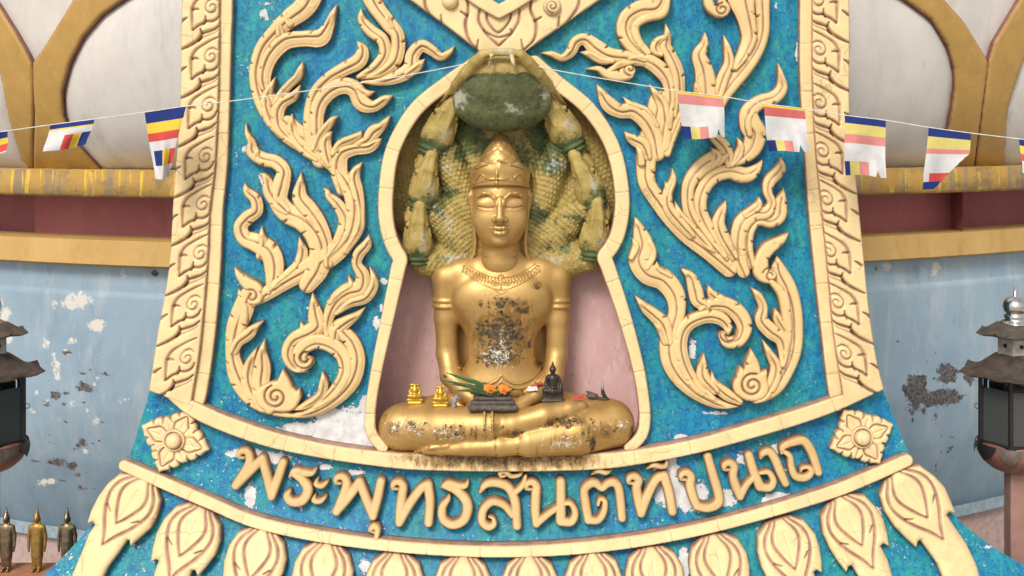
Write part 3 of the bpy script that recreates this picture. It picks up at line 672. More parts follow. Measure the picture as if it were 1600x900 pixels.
left = [
 # big stems
 ('stem', Dd([(560, 692, 8), (440, 676, 40), (330, 645, 70), (210, 570, 110), (125, 440, 125), (88, 300, 90), (105, 150, 120), (145, 40, 135), (185, -60, 120), (225, -120, 90)]), st),
 ('stem', Cc([(215, 470, 30), (300, 400, 90), (420, 320, 110), (560, 240, 130), (700, 160, 140), (800, 60, 130), (840, -40, 110), (850, -140, 110), (835, -230, 110), (780, -330, 100), (720, -410, 100), (640, -480, 120), (540, -560, 130), (430, -660, 120)]), st),
 ('flame', Cc([(330, 380, 60), (350, 250, 120), (325, 140, 130), (240, 80, 120), (165, 50, 100), (140, -20, 90), (185, -80, 90), (240, -120, 80), (235, -190, 75), (185, -240, 55), (165, -290, 10)]), dict(base=2, nicks=-40)),
 ('flame', B([(265, 880, 60), (285, 800, 60), (275, 750, 40), (272, 700, 8)]), dict(base=4)),
 ('flame', B([(560, 1060, 110), (620, 960, 150), (645, 850, 150), (610, 740, 150), (530, 660, 140), (430, 610, 130), (375, 530, 120), (395, 430, 110), (410, 350, 90), (360, 295, 90), (280, 275, 90), (215, 230, 80), (210, 170, 55), (180, 110, 30), (172, 50, 8)]), dict(base=3, nicks=38)),
 ('flame', B([(240, 270, 60), (245, 230, 40), (242, 195, 8)]), dict(base=4)),
 ('flame', B([(430, 600, 60), (375, 550, 90), (325, 480, 85), (310, 410, 60), (290, 375, 30), (258, 368, 8)]), dict(base=5)),
 ('flame', B([(690, 930, 60), (685, 810, 70), (650, 710, 90), (585, 610, 110), (515, 520, 100), (515, 440, 60), (520, 362, 8)]), dict(base=4)),
 ('flame', B([(700, 880, 60), (770, 780, 100), (800, 660, 95), (750, 560, 75), (695, 505, 50), (685, 475, 30), (655, 458, 8)]), dict(base=5)),
 ('flame', B([(800, 850, 50), (880, 720, 60), (892, 600, 55), (870, 480, 80), (850, 400, 80), (865, 345, 55), (900, 296, 8)]), dict(base=3)),
 ('flame', B([(780, 460, 90), (755, 340, 110), (775, 250, 90), (850, 215, 75), (940, 205, 70), (995, 170, 50), (1018, 145, 8)]), dict(base=4, ridge=-.2)),
 ('flame', B([(720, 240, 40), (770, 180, 60), (840, 150, 60), (880, 130, 50), (897, 98, 8)]), dict(base=6)),
 ('flame', B([(850, 185, 20), (930, 160, 70), (975, 105, 90), (1020, 75, 60), (1050, 40, 40), (1078, 2, 6)]), dict(base=5)),
 ('flame', Cc([(350, 350, 40), (440, 285, 80), (505, 220, 80), (530, 140, 70), (520, 90, 40), (508, 45, 8)]), dict(base=5)),
 ('curl', Cc([(105, 232, 8), (140, 285, 50), (185, 330, 80), (240, 370, 90), (245, 425, 80), (210, 440, 50)]), dict(base=6, ridge=None, grooves=[(spiral(340 + 215 / 4, 360 + 408 / 4, 12, 3, 150, 1.3), 4)])),
 ('flame', Cc([(125, 372, 8), (150, 430, 70), (140, 530, 110), (120, 640, 110)]), dict(base=2)),
 # upper group
 ('flame', A([(640, 990, 60), (430, 850, 90), (295, 690, 90), (235, 490, 85), (270, 310, 90), (365, 190, 100), (440, 120, 120), (540, 40, 140), (580, -60, 150), (560, -160, 60)]), dict(base=2, nicks=42)),
 ('flame', A([(390, 210, 60), (380, 155, 45), (340, 126, 8)]), dict(base=4)),
 ('flame', A([(450, 150, 50), (430, 95, 50), (445, 55, 8)]), dict(base=4)),
 ('flame', A([(340, 640, 60), (290, 500, 80), (325, 360, 95), (420, 260, 105), (540, 240, 100), (640, 235, 110), (690, 165, 70), (715, 95, 45), (742, 28, 8)]), dict(base=4, ridge=-.2)),
 ('flame', A([(410, 850, 50), (335, 760, 80), (300, 650, 75), (320, 570, 55), (358, 482, 8)]), dict(base=5)),
 ('flame', A([(500, 900, 60), (400, 820, 80), (370, 720, 90), (400, 645, 80), (475, 600, 60), (515, 530, 8)]), dict(base=5)),
 ('flame', A([(350, 650, 30), (400, 585, 55), (450, 530, 55), (500, 480, 55), (520, 430, 40), (530, 388, 8)]), dict(base=6)),
 ('flame', A([(620, 990, 60), (540, 930, 80), (480, 850, 90), (462, 780, 55), (462, 712, 8)]), dict(base=6)),
 ('stem', A([(640, 1000, 110), (590, 860, 110), (580, 700, 90), (610, 580, 80), (690, 490, 80), (790, 430, 90), (880, 380, 100), (905, 310, 70), (870, 258, 8)]), dict(base=3, nicks=38)),
 ('flame', A([(620, 930, 80), (620, 700, 95), (680, 585, 105), (780, 535, 105), (860, 560, 110), (900, 640, 110), (970, 665, 75), (1040, 625, 60), (1090, 598, 12)]), dict(base=4)),
 ('flame', A([(880, 560, 60), (930, 585, 50), (980, 572, 8)]), dict(base=6)),
 ('flame', A([(880, 480, 30), (980, 430, 75), (1045, 340, 80), (1030, 250, 80), (960, 195, 80), (905, 130, 60), (895, 60, 14)]), dict(base=6)),
 ('flame', A([(900, 490, 20), (1020, 455, 60), (1110, 370, 90), (1125, 230, 90), (1070, 150, 100), (1000, 60, 105), (960, -10, 115), (920, -90, 90), (900, -150, 10)]), dict(base=5, nicks=-34)),
 ('flame', A([(1085, 170, 50), (1065, 130, 50), (1055, 95, 8)]), dict(base=6)),
 ('flame', A([(900, 512, 20), (1010, 512, 50), (1120, 480, 85), (1200, 430, 95), (1220, 340, 90), (1275, 285, 80), (1340, 315, 70), (1395, 355, 55), (1450, 325, 38), (1478, 285, 8)]), dict(base=4)),
 ('flame', A([(1190, 460, 60), (1250, 415, 60), (1293, 368, 8)]), dict(base=5)),
 ('flame', A([(610, 930, 60), (640, 850, 60), (690, 785, 55), (720, 745, 36), (748, 730, 10)]), dict(base=6)),
 ('flame', A([(700, 310 + 720, 50), (680, 970, 90), (670, 900, 80), (690, 850, 45), (712, 820, 8)]), dict(base=6)),
 # lower scroll
 ('stem', Dd([(420, 684, 16), (560, 668, 60), (700, 600, 90), (820, 480, 115), (865, 350, 110), (845, 240, 100), (790, 170, 90), (740, 120, 50)]), st),
 ('flame', Dd([(730, 220, 50), (740, 145, 100), (800, 95, 80), (865, 55, 50), (920, 5, 8)]), dict(base=4)),
 ('curl', Dd([(590, 640, 30), (720, 540, 80), (795, 420, 90), (785, 310, 100), (715, 240, 105), (620, 215, 100), (540, 250, 100), (505, 320, 100), (540, 355, 90), (570, 340, 70)]), dict(base=3, ridge=-.3, drop=0, grooves=[(spiral(340 + 548 / 4, 480 + 322 / 4, 18, 3, 200, -1.6), 5)])),
 ('flame', Dd([(560, 405, 10), (480, 380, 60), (435, 300, 80), (470, 210, 90), (570, 160, 110), (620, 120, 110), (610, 60, 100), (600, -10, 60), (590, -85, 8)]), dict(base=2, nicks=-40)),
 ('flame', Cc([(530, 640, 40), (530, 610, 36), (515, 578, 8)]), dict(base=4)),
 ('flame', Cc([(680, 660, 40), (690, 550, 70), (735, 450, 100), (810, 390, 120), (890, 365, 110), (905, 285, 90), (868, 215, 65), (880, 150, 75), (930, 90, 65), (942, 32, 8)]), dict(base=3)),
 ('flame', Cc([(740, 520, 30), (830, 455, 60), (920, 425, 70), (970, 360, 65), (975, 300, 45), (950, 232, 8)]), dict(base=5)),
 ('flame', Cc([(700, 450, 40), (770, 395, 60), (830, 345, 45), (818, 285, 8)]), dict(base=5)),
 ('flame', Dd([(480, 640, 20), (560, 610, 55), (640, 555, 60), (662, 480, 60), (655, 405, 8)]), dict(base=5)),
 ('flame', Dd([(300, 620, 60), (215, 540, 100), (185, 440, 90), (205, 340, 60), (240, 260, 10)]), dict(base=4)),
 ('flame', Dd([(290, 600, 130), (265, 480, 120), (275, 380, 110), (275, 290, 60), (290, 208, 8)]), dict(base=4)),
 ('flame', Dd([(95, 280, 60), (130, 215, 70), (190, 170, 80), (240, 120, 40), (282, 90, 8)]), dict(base=4)),
 ('curl', [Dd([(320, 560, 170), (380, 555, 200), (430, 570, 170)]), Dd([(415, 520, 130), (415, 450, 70), (408, 392, 8)]), Dd([(440, 590, 110), (490, 560, 70), (512, 512, 8)]), Dd([(330, 600, 110), (330, 640, 60), (340, 660, 10)])],
  dict(base=7, ridge=None, dome=2, grooves=[(spiral(340 + 368 / 4, 480 + 556 / 4, 19, 3, 250, -1.7), 5)])),
]
Ee = lambda L: tr(L, 840, 0)
Ff = lambda L: tr(L, 900, 180)
Gg = lambda L: tr(L, 940, 320)
Hh = lambda L: tr(L, 940, 480)
right = [
 ('flame', Ee([(740, 390, 50), (620, 310, 95), (550, 210, 110), (560, 115, 110), (640, 60, 120), (740, 45, 130), (775, -30, 120), (760, -110, 40)]), dict(base=3, nicks=40)),
 ('flame', Ee([(690, 330, 50), (625, 250, 60), (612, 160, 60), (680, 112, 60), (780, 85, 60), (812, 10, 40), (815, -60, 20)]), dict(base=5, ridge=None)),
 ('flame', Ee([(870, 720, 60), (885, 600, 80), (875, 460, 90), (830, 350, 90), (800, 290, 80), (812, 220, 50), (803, 148, 8)]), dict(base=3, nicks=-38)),
 ('flame', Ee([(770, 340, 40), (735, 310, 70), (745, 265, 60), (790, 235, 40), (822, 210, 8)]), dict(base=6)),
 ('stem', Ee([(580, 370, 50), (680, 375, 90), (770, 435, 100), (820, 520, 80), (830, 640, 80), (800, 760, 100), (780, 900, 120)]), dict(base=4)),
 ('flame', Ee([(22, 330, 8), (90, 338, 42), (155, 362, 50), (210, 320, 70), (240, 262, 75), (300, 245, 80), (370, 300, 110), (450, 345, 100), (560, 360, 90), (660, 385, 60)]), dict(base=3)),
 ('flame', Ee([(268, 325, 8), (330, 340, 50), (400, 378, 50), (470, 380, 40)]), dict(base=4)),
 ('curl', Ee([(308, 430, 10), (380, 430, 40), (430, 462, 60), (500, 475, 75), (565, 455, 90), (580, 430, 60)]), dict(base=4, ridge=None, grooves=[(spiral(840 + 578 / 4, 430 / 4, 11, 2, 90, 1.2), 4)])),
 ('flame', Ee([(440, 450, 40), (475, 425, 40), (520, 400, 50), (600, 390, 30)]), dict(base=3)),
 ('flame', Ee([(372, 528, 8), (405, 590, 60), (450, 655, 100), (520, 695, 90), (600, 690, 110), (680, 755, 110), (730, 850, 110), (750, 960, 100)]), dict(base=4)),
 ('flame', Ee([(535, 606, 8), (590, 660, 50), (680, 700, 60), (740, 790, 50)]), dict(base=5)),
 ('flame', Ee([(700, 528, 8), (740, 590, 50), (785, 660, 80), (800, 760, 80)]), dict(base=6)),
 ('flame', Ee([(915, 690, 50), (880, 760, 60), (840, 860, 60), (810, 960, 50)]), dict(base=6)),
 ('flame', Ee([(1400, -160, 60), (1405, -60, 100), (1410, 60, 90), (1410, 200, 85), (1370, 320, 90), (1295, 430, 100), (1220, 520, 100), (1150, 620, 90), (1100, 740, 80)]), dict(base=3, nicks=-42)),
 ('flame', Ee([(1230, -120, 160), (1270, -20, 170), (1295, 70, 130), (1315, 150, 110), (1325, 240, 100), (1285, 340, 80), (1235, 420, 50)]), dict(base=5, ridge=-.2)),
 ('curl', Ee([(1060, -30, 60), (1075, 40, 70), (1130, 80, 70), (1170, 60, 70), (1150, 20, 60)]), dict(base=7, ridge=None, grooves=[(spiral(840 + 1150 / 4, 62 / 4, 10, 3, 270, -1.2), 4)])),
 ('flame', Ee([(1050, 203, 10), (1042, 280, 62), (1012, 345, 90), (1040, 430, 115), (1055, 520, 130), (1060, 640, 120)]), dict(base=4)),
 ('flame', Ee([(990, 510, 8), (1000, 560, 50), (1020, 640, 70)]), dict(base=3)),
 ('flame', Ee([(1165, 222, 10), (1188, 310, 50), (1198, 400, 70), (1160, 490, 80), (1125, 600, 80)]), dict(base=5)),
 ('flame', Ff([(1268, -322, 8), (1282, -250, 42), (1290, -170, 75), (1240, -110, 90), (1150, -80, 95), (1085, -20, 110), (1095, 60, 140), (1125, 120, 140), (1100, 210, 120), (1030, 275, 75), (960, 312, 30)]), dict(base=3, nicks=40)),
 ('flame', Ff([(1165, -70, 10), (1090, 0, 40), (1075, 60, 50), (1085, 120, 40)]), dict(base=5, ridge=None)),
 ('flame', Ff([(1012, 140, 8), (1030, 200, 50), (1010, 260, 60), (970, 312, 40)]), dict(base=6)),
 ('flame', Ff([(800, 40, 60), (860, 130, 60), (920, 190, 85), (955, 260, 70), (950, 315, 40)]), dict(base=5)),
 ('flame', Ff([(850, 205, 8), (880, 260, 70), (850, 310, 60)]), dict(base=6)),
 ('stem', Ff([(940, 240, 60), (880, 270, 110), (790, 325, 105), (715, 420, 90), (700, 520, 80), (720, 620, 85), (790, 730, 90), (860, 820, 80), (930, 900, 60)]), dict(base=3, nicks=40)),
 ('flame', Ff([(1168, 282, 8), (1120, 345, 70), (1060, 375, 100), (960, 355, 95), (860, 385, 95), (795, 470, 90), (775, 580, 90), (815, 690, 90), (870, 790, 70), (930, 880, 40)]), dict(base=4)),
 ('curl', Ff([(1100, 375, 30), (1040, 395, 60), (980, 380, 50), (965, 355, 20)]), dict(base=6, ridge=None)),
 ('stem', Ff([(530, -80, 150), (495, 60, 140), (455, 180, 135), (440, 320, 125), (450, 430, 110), (520, 540, 110), (610, 655, 115), (710, 760, 110), (830, 850, 110), (960, 960, 110)]), dict(base=2, nicks=44, H=15)),
 ('flame', Ff([(305, 105, 10), (345, 145, 60), (420, 185, 90), (450, 260, 60)]), dict(base=5)),
 ('flame', Ff([(370, 180, 8), (400, 230, 40), (410, 300, 50)]), dict(base=4)),
 ('flame', Ff([(605, 335, 8), (605, 410, 50), (572, 490, 65), (580, 580, 75), (640, 660, 80), (720, 750, 60)]), dict(base=5)),
 ('flame', Ff([(560, 420, 8), (572, 450, 40), (575, 500, 40)]), dict(base=4)),
 ('flame', Ff([(620, 542, 8), (650, 620, 50), (720, 700, 65), (800, 790, 60), (860, 850, 30)]), dict(base=6)),
 ('flame', Ff([(938, 536, 8), (912, 600, 60), (890, 680, 85), (920, 770, 95), (985, 880, 70)]), dict(base=6)),
 ('flame', Ff([(1285, 266, 8), (1278, 340, 72), (1215, 410, 80), (1200, 480, 60), (1225, 550, 60), (1190, 610, 80), (1110, 620, 100), (1040, 680, 110), (1015, 780, 100), (1020, 900, 110), (1050, 980, 80)]), dict(base=4)),
 ('flame', Ff([(1300, 460, 8), (1282, 550, 80), (1272, 630, 90), (1220, 668, 80), (1140, 660, 70), (1085, 720, 75), (1072, 830, 75), (1095, 930, 70)]), dict(base=3)),
 ('flame', Ff([(1145, 515, 10), (1135, 570, 60), (1065, 620, 60)]), dict(base=6)),
 ('curl', Gg([(1168, 178, 10), (1115, 225, 62), (1040, 275, 90), (1000, 340, 90), (1000, 420, 110), (1050, 450, 90), (1075, 440, 50)]), dict(base=6, ridge=None, grooves=[(spiral(940 + 1055 / 4, 320 + 440 / 4, 13, 3, 200, 1.4), 4)])),
 ('stem', Gg([(1100, 325, 10), (1115, 420, 100), (1165, 520, 115), (1200, 640, 110), (1210, 760, 110), (1205, 900, 105), (1170, 1010, 100), (1100, 1130, 100), (1020, 1200, 70), (950, 1235, 20)]), dict(base=2, nicks=-40)),
 ('flame', Gg([(1060, 480, 40), (1130, 560, 70), (1155, 680, 70), (1165, 800, 60), (1150, 930, 50)]), dict(base=4, ridge=None)),
 ('flame', Gg([(940, 522, 8), (980, 570, 52), (1010, 640, 60), (1000, 720, 85), (1055, 785, 100), (1125, 840, 90), (1140, 920, 70), (1130, 1000, 40)]), dict(base=5)),
 ('flame', Gg([(1085, 650, 8), (1100, 710, 60), (1150, 790, 60)]), dict(base=6)),
 ('flame', Gg([(215, 90, 22), (240, 165, 80), (262, 250, 130), (240, 350, 140), (290, 430, 140), (390, 470, 140), (460, 560, 130), (475, 660, 110), (455, 750, 110), (430, 850, 130), (440, 980, 130), (510, 1095, 120), (620, 1190, 95), (740, 1250, 60), (860, 1266, 10)]), dict(base=3, nicks=44)),
 ('flame', Gg([(280, 180, 20), (315, 270, 50), (318, 330, 50), (280, 390, 50)]), dict(base=5)),
 ('flame', Gg([(200, 220, 20), (215, 260, 50), (185, 330, 40)]), dict(base=5)),
 ('flame', Gg([(345, 355, 8), (350, 410, 60), (420, 450, 60)]), dict(base=5)),
 ('flame', Gg([(212, 572, 8), (270, 640, 62), (330, 690, 85), (390, 750, 95), (415, 850, 80)]), dict(base=5)),
 ('flame', Gg([(325, 740, 8), (370, 780, 50), (400, 860, 50)]), dict(base=4)),
 ('curl', Hh([(720, 585, 30), (600, 500, 80), (520, 370, 90), (490, 230, 95), (530, 115, 95), (640, 60, 90), (730, 65, 90), (785, 110, 70), (790, 160, 30)]), dict(base=5)),
 ('curl', Gg([(620, 650, 40), (700, 620, 90), (790, 630, 100), (865, 690, 110), (895, 770, 100), (860, 850, 80), (790, 860, 80), (760, 820, 60)]), dict(base=4, ridge=.3, grooves=[(spiral(940 + 785 / 4, 320 + 805 / 4, 17, 3, 300, 1.5), 5)])),
 ('flame', Gg([(510, 408, 24), (560, 455, 70), (585, 530, 95), (605, 600, 90), (660, 635, 50)]), dict(base=6)),
 ('flame', Gg([(670, 508, 10), (690, 560, 60), (760, 610, 80), (840, 660, 60)]), dict(base=5)),
 ('flame', Hh([(640, 295, 10), (632, 370, 62), (640, 440, 85), (710, 520, 60)]), dict(base=6)),
 ('flame', Hh([(690, 405, 8), (702, 470, 50), (775, 540, 80), (860, 590, 50)]), dict(base=6)),
 ('curl', [Hh([(890, 490, 150), (935, 490, 200), (960, 500, 170)]), Hh([(940, 450, 120), (938, 360, 95), (932, 262, 8)]), Hh([(880, 440, 90), (865, 370, 8)]), Hh([(980, 470, 110), (1015, 410, 40), (1030, 390, 8)])],
  dict(base=7, ridge=None, grooves=[(spiral(940 + 938 / 4, 480 + 485 / 4, 19, 3, 290, -1.7), 5)])),
 ('flame', Hh([(1008, 208, 8), (1050, 290, 52), (1090, 370, 72), (1075, 460, 85), (1020, 550, 70), (960, 590, 30)]), dict(base=5)),
]
scroll('flame_scroll', 'raised cream gold flame scrollwork left of the niche on the blue field', left, tuple(float(x) for x in panel_surf(455, 655, 0)))
scroll('flame_scroll', 'raised cream gold flame scrollwork right of the niche, behind the two hanging flags', right, tuple(float(x) for x in panel_surf(1160, 640, 0)))

# ------------------------------------------------------------------ pendant above the niche
Tt = lambda L: [(620 + p[0] / 4.706, p[1] / 4.706, *(x / 4.706 for x in p[2:])) for p in L]
PL = tuple(float(x) for x in panel_surf(785, 90, 0))
pend = thing('pendant_ornament', 'cream gold pointed pendant with nested chevrons and curls over the niche top', 'ornament', PL)
fw = 9
gr = [(Tt([(205, -60, 8), (215, 60, 12), (290, 180, 8)]), 6), (Tt([(325, 110, 4), (330, 180, 10)]), 6), (Tt([(520, -20, fw), (525, 80, fw), (505, 180, fw + 3), (530, 290, fw), (590, 370, 6)]), 6), (Tt([(470, 85, 5), (515, 115, 9)]), 6),
      (Tt([(600, 290, 3), (585, 370, 9)]), 6), (Tt([(610, 70, 8), (605, 160, 10), (660, 250, 9), (745, 335, 8)]), 5), (Tt([(665, 80, 8), (670, 160, 8), (745, 240, 8), (825, 160, 8), (840, 80, 8)]), 5),
      (Tt([(900, 70, 8), (895, 160, 10), (840, 250, 9), (755, 335, 8)]), 5), (Tt([(640, 220, 5), (665, 245, 8), (750, 275, 7), (845, 245, 9), (835, 215, 5)]), 4), (Tt([(985, 0, fw), (985, 80, fw), (1025, 180, fw + 3), (1010, 290, fw), (935, 370, 6)]), 6),
      (Tt([(1065, 125, 4), (1015, 155, 9)]), 6), (Tt([(1195, 120, 4), (1190, 190, 10)]), 6), (Tt([(1345, -20, 8), (1330, 60, 12), (1250, 170, 8)]), 6), (Tt([(915, 290, 3), (930, 370, 9)]), 6)]
relief('pendant_body', M_mould, poly=Tt([(-560, -420), (-300, -270), (100, 2), (360, 190), (615, 385), (640, 430), (900, 430), (935, 385), (1200, 200), (1500, -5), (1900, -270), (2100, -420)]), grooves=gr, H=20, bev=4, wall=.75, step=1.4, parent=pend, loc=PL)
relief('chevron', M_mould, ribbons=[Tt([(420, -150, 110), (590, -15, 105), (752, 85, 100)]), Tt([(752, 85, 100), (920, -15, 105), (1100, -150, 110)])], H=28, bev=3, wall=.9, parent=pend, loc=PL)
relief('blue_inlay', M_panel, poly=Tt([(560, -300), (690, -20), (757, 32), (830, -20), (960, -300)]), H=22, bev=2, wall=.95, parent=pend, loc=PL)
for (cu, cv, rr) in ((390, 5, 62), (1145, 45, 68)):
    p = Tt([(cu, cv)])[0]; rr /= 4.706
    relief('knob', M_mould, poly=[(p[0] + rr * math.cos(a), p[1] + rr * math.sin(a)) for a in np.linspace(0, 2 * math.pi, 28, endpoint=False)], H=32, bev=rr * .9, wall=.55, step=1.2, parent=pend, loc=PL,
           grooves=[(spiral(p[0], p[1], rr * .75, 2, 90, 1.4), 3)] if cu > 800 else ())

# ------------------------------------------------------------------ rosettes
def rosette(cu, cv, tips, label):
    loc = tuple(float(x) for x in panel_surf(cu, cv + 40, 0)); t = thing('rosette', label, 'rosette', loc)
    for (tx, ty) in tips:
        l = math.hypot(tx, ty); ex, ey = tx / l, ty / l; k = l / 56
        q = lambda L: [(cu + k * (p[0] * ex - p[1] * ey), cv + k * (p[0] * ey + p[1] * ex), *p[2:]) for p in L]
        half = [(2, -3), (14, -20), (22, -30), (28, -27), (29, -23), (33, -24), (39, -20), (41, -14), (45, -13), (50, -6), (56, 0)]
        relief('petal', M_mould, poly=q(half + [(x, -y) for x, y in half[-2::-1]]), H=16, bev=6, wall=.5, step=1.2, parent=t, loc=loc, out_w=1.3,
               grooves=[(q([(16, -9, 1.2), (26, -12), (35, -7), (44, 0, 1.), (35, 7), (26, 12), (16, 9, 1.2)]), 4), (q([(28, -24, 1.8), (25, -16, .6)]), 4), (q([(28, 24, 1.8), (25, 16, .6)]), 4), (q([(41, -14, 1.6), (37, -10, .5)]), 4), (q([(41, 14, 1.6), (37, 10, .5)]), 4), (q([(22, 0, 1.), (40, 0, .6)]), 2, .3)])
    ci = lambda r: [(cu + r * math.cos(a), cv + r * math.sin(a)) for a in np.linspace(0, 2 * math.pi, 32, endpoint=False)]
    relief('button', M_mould, poly=ci(18), H=21, bev=4, wall=.6, step=1.1, parent=t, loc=loc, grooves=[([(cu + 13 * math.cos(a), cv + 13 * math.sin(a), 1.5) for a in np.linspace(0, 6.3, 20)], 4)],
           extra=lambda U, V, d, h, cr: (h + 9 * np.sqrt(np.maximum(0, 1 - ((U - cu) ** 2 + (V - cv) ** 2) / 144)), cr))
rosette(271, 689, [(27, -47), (56, 15), (-24, 51), (-52, -23)], 'four petalled cream rosette in the left corner beside the lettering')
rosette(1348, 684, [(-29, -44), (50, -20), (29, 43), (-51, 18)], 'four petalled cream rosette in the right corner beside the lettering')

# ------------------------------------------------------------------ the inscription
L1 = lambda L: [(340 + p[0] / 3.3333, 660 + p[1] / 3.3333, (p[2] if len(p) > 2 else 44) * 1.2 / 3.3333) for p in L]
L2 = lambda L: [(800 + p[0] / 3.3333, 660 + p[1] / 3.3333, (p[2] if len(p) > 2 else 44) * 1.2 / 3.3333) for p in L]
ILOC = tuple(float(x) for x in panel_surf(800, 830, 0))
ins = thing('inscription', 'one line of raised cream Thai lettering on a curve between the two ledges', 'lettering', ILOC)
hd = lambda x, y, s=1.: [(x + 8 * s, y + 8 * s, 18), (x - 12 * s, y + 2 * s, 24), (x - 10 * s, y - 22 * s, 30), (x + 18 * s, y - 30 * s, 36), (x + 40 * s, y - 8 * s, 40)]
letters = [
 [L1(hd(122, 182) + [(160, 225, 44), (125, 285), (92, 335, 42)]), L1([(92, 335, 40), (160, 265), (230, 195, 44)]), L1([(230, 195), (258, 300), (278, 392, 40)]), L1([(278, 392, 40), (310, 300), (338, 215, 42)])],
 [L1([(372, 290, 16), (400, 258, 34), (450, 268, 40), (490, 268, 30), (512, 245, 10)]), L1([(395, 272, 34), (440, 305, 44), (468, 355, 48), (440, 412, 46), (385, 420, 44), (360, 390, 40), (372, 362, 18)])],
 [L1([(520, 298, 10), (510, 325, 26), (540, 335, 30), (565, 318, 20), (575, 308, 8)]), L1([(505, 385, 12), (500, 410, 28), (530, 415, 30), (555, 398, 20), (562, 388, 8)])],
 [L1(hd(628, 315) + [(668, 345, 44), (640, 420), (618, 470, 42)]), L1([(618, 470, 40), (680, 395), (738, 315, 44)]), L1([(738, 315), (775, 410), (808, 495, 40)]), L1([(808, 495, 40), (832, 400), (850, 312, 42)])],
 [L1([(812, 580, 16), (795, 562, 26), (815, 542, 32), (832, 560, 32), (826, 608, 26)])],
 [L1(hd(925, 345) + [(960, 380, 44), (950, 460), (945, 530, 40)]), L1([(945, 530, 40), (1000, 430), (1060, 350, 42), (1095, 332, 46)]), L1([(1095, 332, 46), (1105, 420), (1098, 530, 42)])],
 [L1([(1165, 345, 14), (1200, 322, 34), (1250, 335, 36), (1290, 335, 28), (1305, 308, 10)]), L1([(1180, 335, 30), (1250, 365, 44), (1300, 430, 48), (1285, 510, 46), (1225, 540, 42), (1175, 510, 42), (1170, 450, 40), (1200, 405, 26), (1205, 388, 12)])],
 [L1([(1368, 368, 18), (1395, 330, 36), (1450, 320, 42), (1515, 345, 44), (1550, 420, 44), (1560, 545, 42)]), L1([(1535, 490, 30), (1490, 435, 38), (1430, 420, 38), (1385, 460, 40), (1378, 520, 40), (1410, 550, 38), (1440, 535, 30), (1435, 505, 20), (1415, 500, 14)]), L1([(1545, 375, 30), (1590, 330, 30), (1605, 285, 18)])],
 [L1([(1500, 282, 16), (1478, 285, 22), (1472, 262, 26), (1500, 258, 28), (1530, 285, 24), (1575, 278, 20), (1590, 255, 10)])],
 [L2(hd(88, 345) + [(125, 380, 44), (122, 460), (128, 532, 40)]), L2([(128, 532, 38), (190, 480, 34), (250, 440, 32)]), L2([(255, 315), (255, 420, 46), (255, 515, 48)]), L2([(255, 520, 44), (310, 522, 40), (330, 475, 34), (305, 425, 28), (260, 430, 24)])],
 [L2([(400, 515, 42), (385, 430, 44), (378, 360, 40), (410, 325, 42), (440, 325, 40), (470, 350, 30), (500, 325, 38), (535, 320, 42), (560, 360, 42), (575, 505, 40)]), L2([(400, 515, 40), (450, 515, 36), (480, 470, 34), (485, 415, 26), (460, 405, 22), (450, 435, 20)])],
 [L2([(418, 278, 10), (450, 255, 30), (490, 265, 28), (520, 255, 12)])],
 [L2(hd(622, 315) + [(650, 345, 44), (662, 420), (675, 480, 40)]), L2([(675, 480, 40), (710, 380), (755, 300, 42), (795, 285, 46)]), L2([(795, 285, 46), (820, 370), (838, 470, 42)])],
 [L2([(705, 248, 10), (740, 225, 28), (780, 235, 26), (805, 228, 22), (808, 200, 16)])],
 [L2(hd(895, 295) + [(930, 330, 44), (945, 390), (965, 440, 42)]), L2([(965, 440, 42), (1020, 450, 42), (1070, 430, 44), (1080, 385, 44), (1050, 280, 44), (1022, 180, 40)])],
 [L2(hd(1120, 245) + [(1155, 285, 40), (1170, 340), (1192, 392, 38)]), L2([(1192, 392, 36), (1225, 330, 34), (1262, 290, 30)]), L2([(1238, 178, 42), (1262, 260, 44), (1295, 340, 46)]), L2([(1295, 342, 42), (1345, 345, 38), (1365, 310, 34), (1340, 265, 28), (1300, 268, 22)])],
 [L2([(1300, 190, 18), (1310, 165, 32), (1345, 158, 40), (1375, 200, 42), (1400, 260, 42), (1428, 322, 38)])],
 [L2([(1408, 165, 18), (1415, 130, 34), (1465, 108, 40), (1520, 100, 44), (1555, 140, 44), (1580, 200, 42), (1600, 265, 38)]), L2([(1410, 150, 22), (1450, 180, 30), (1458, 235, 34), (1480, 285, 38), (1530, 292, 38), (1562, 265, 32), (1550, 238, 24), (1515, 242, 22), (1510, 262, 14)])],
]
for L in letters: relief('letter', M_letter, ribbons=L, H=18, bev=5.5, wall=.5, step=1.1, parent=ins, loc=ILOC, out_w=2.6, base=0)
for p in list(ins.children):
    pass

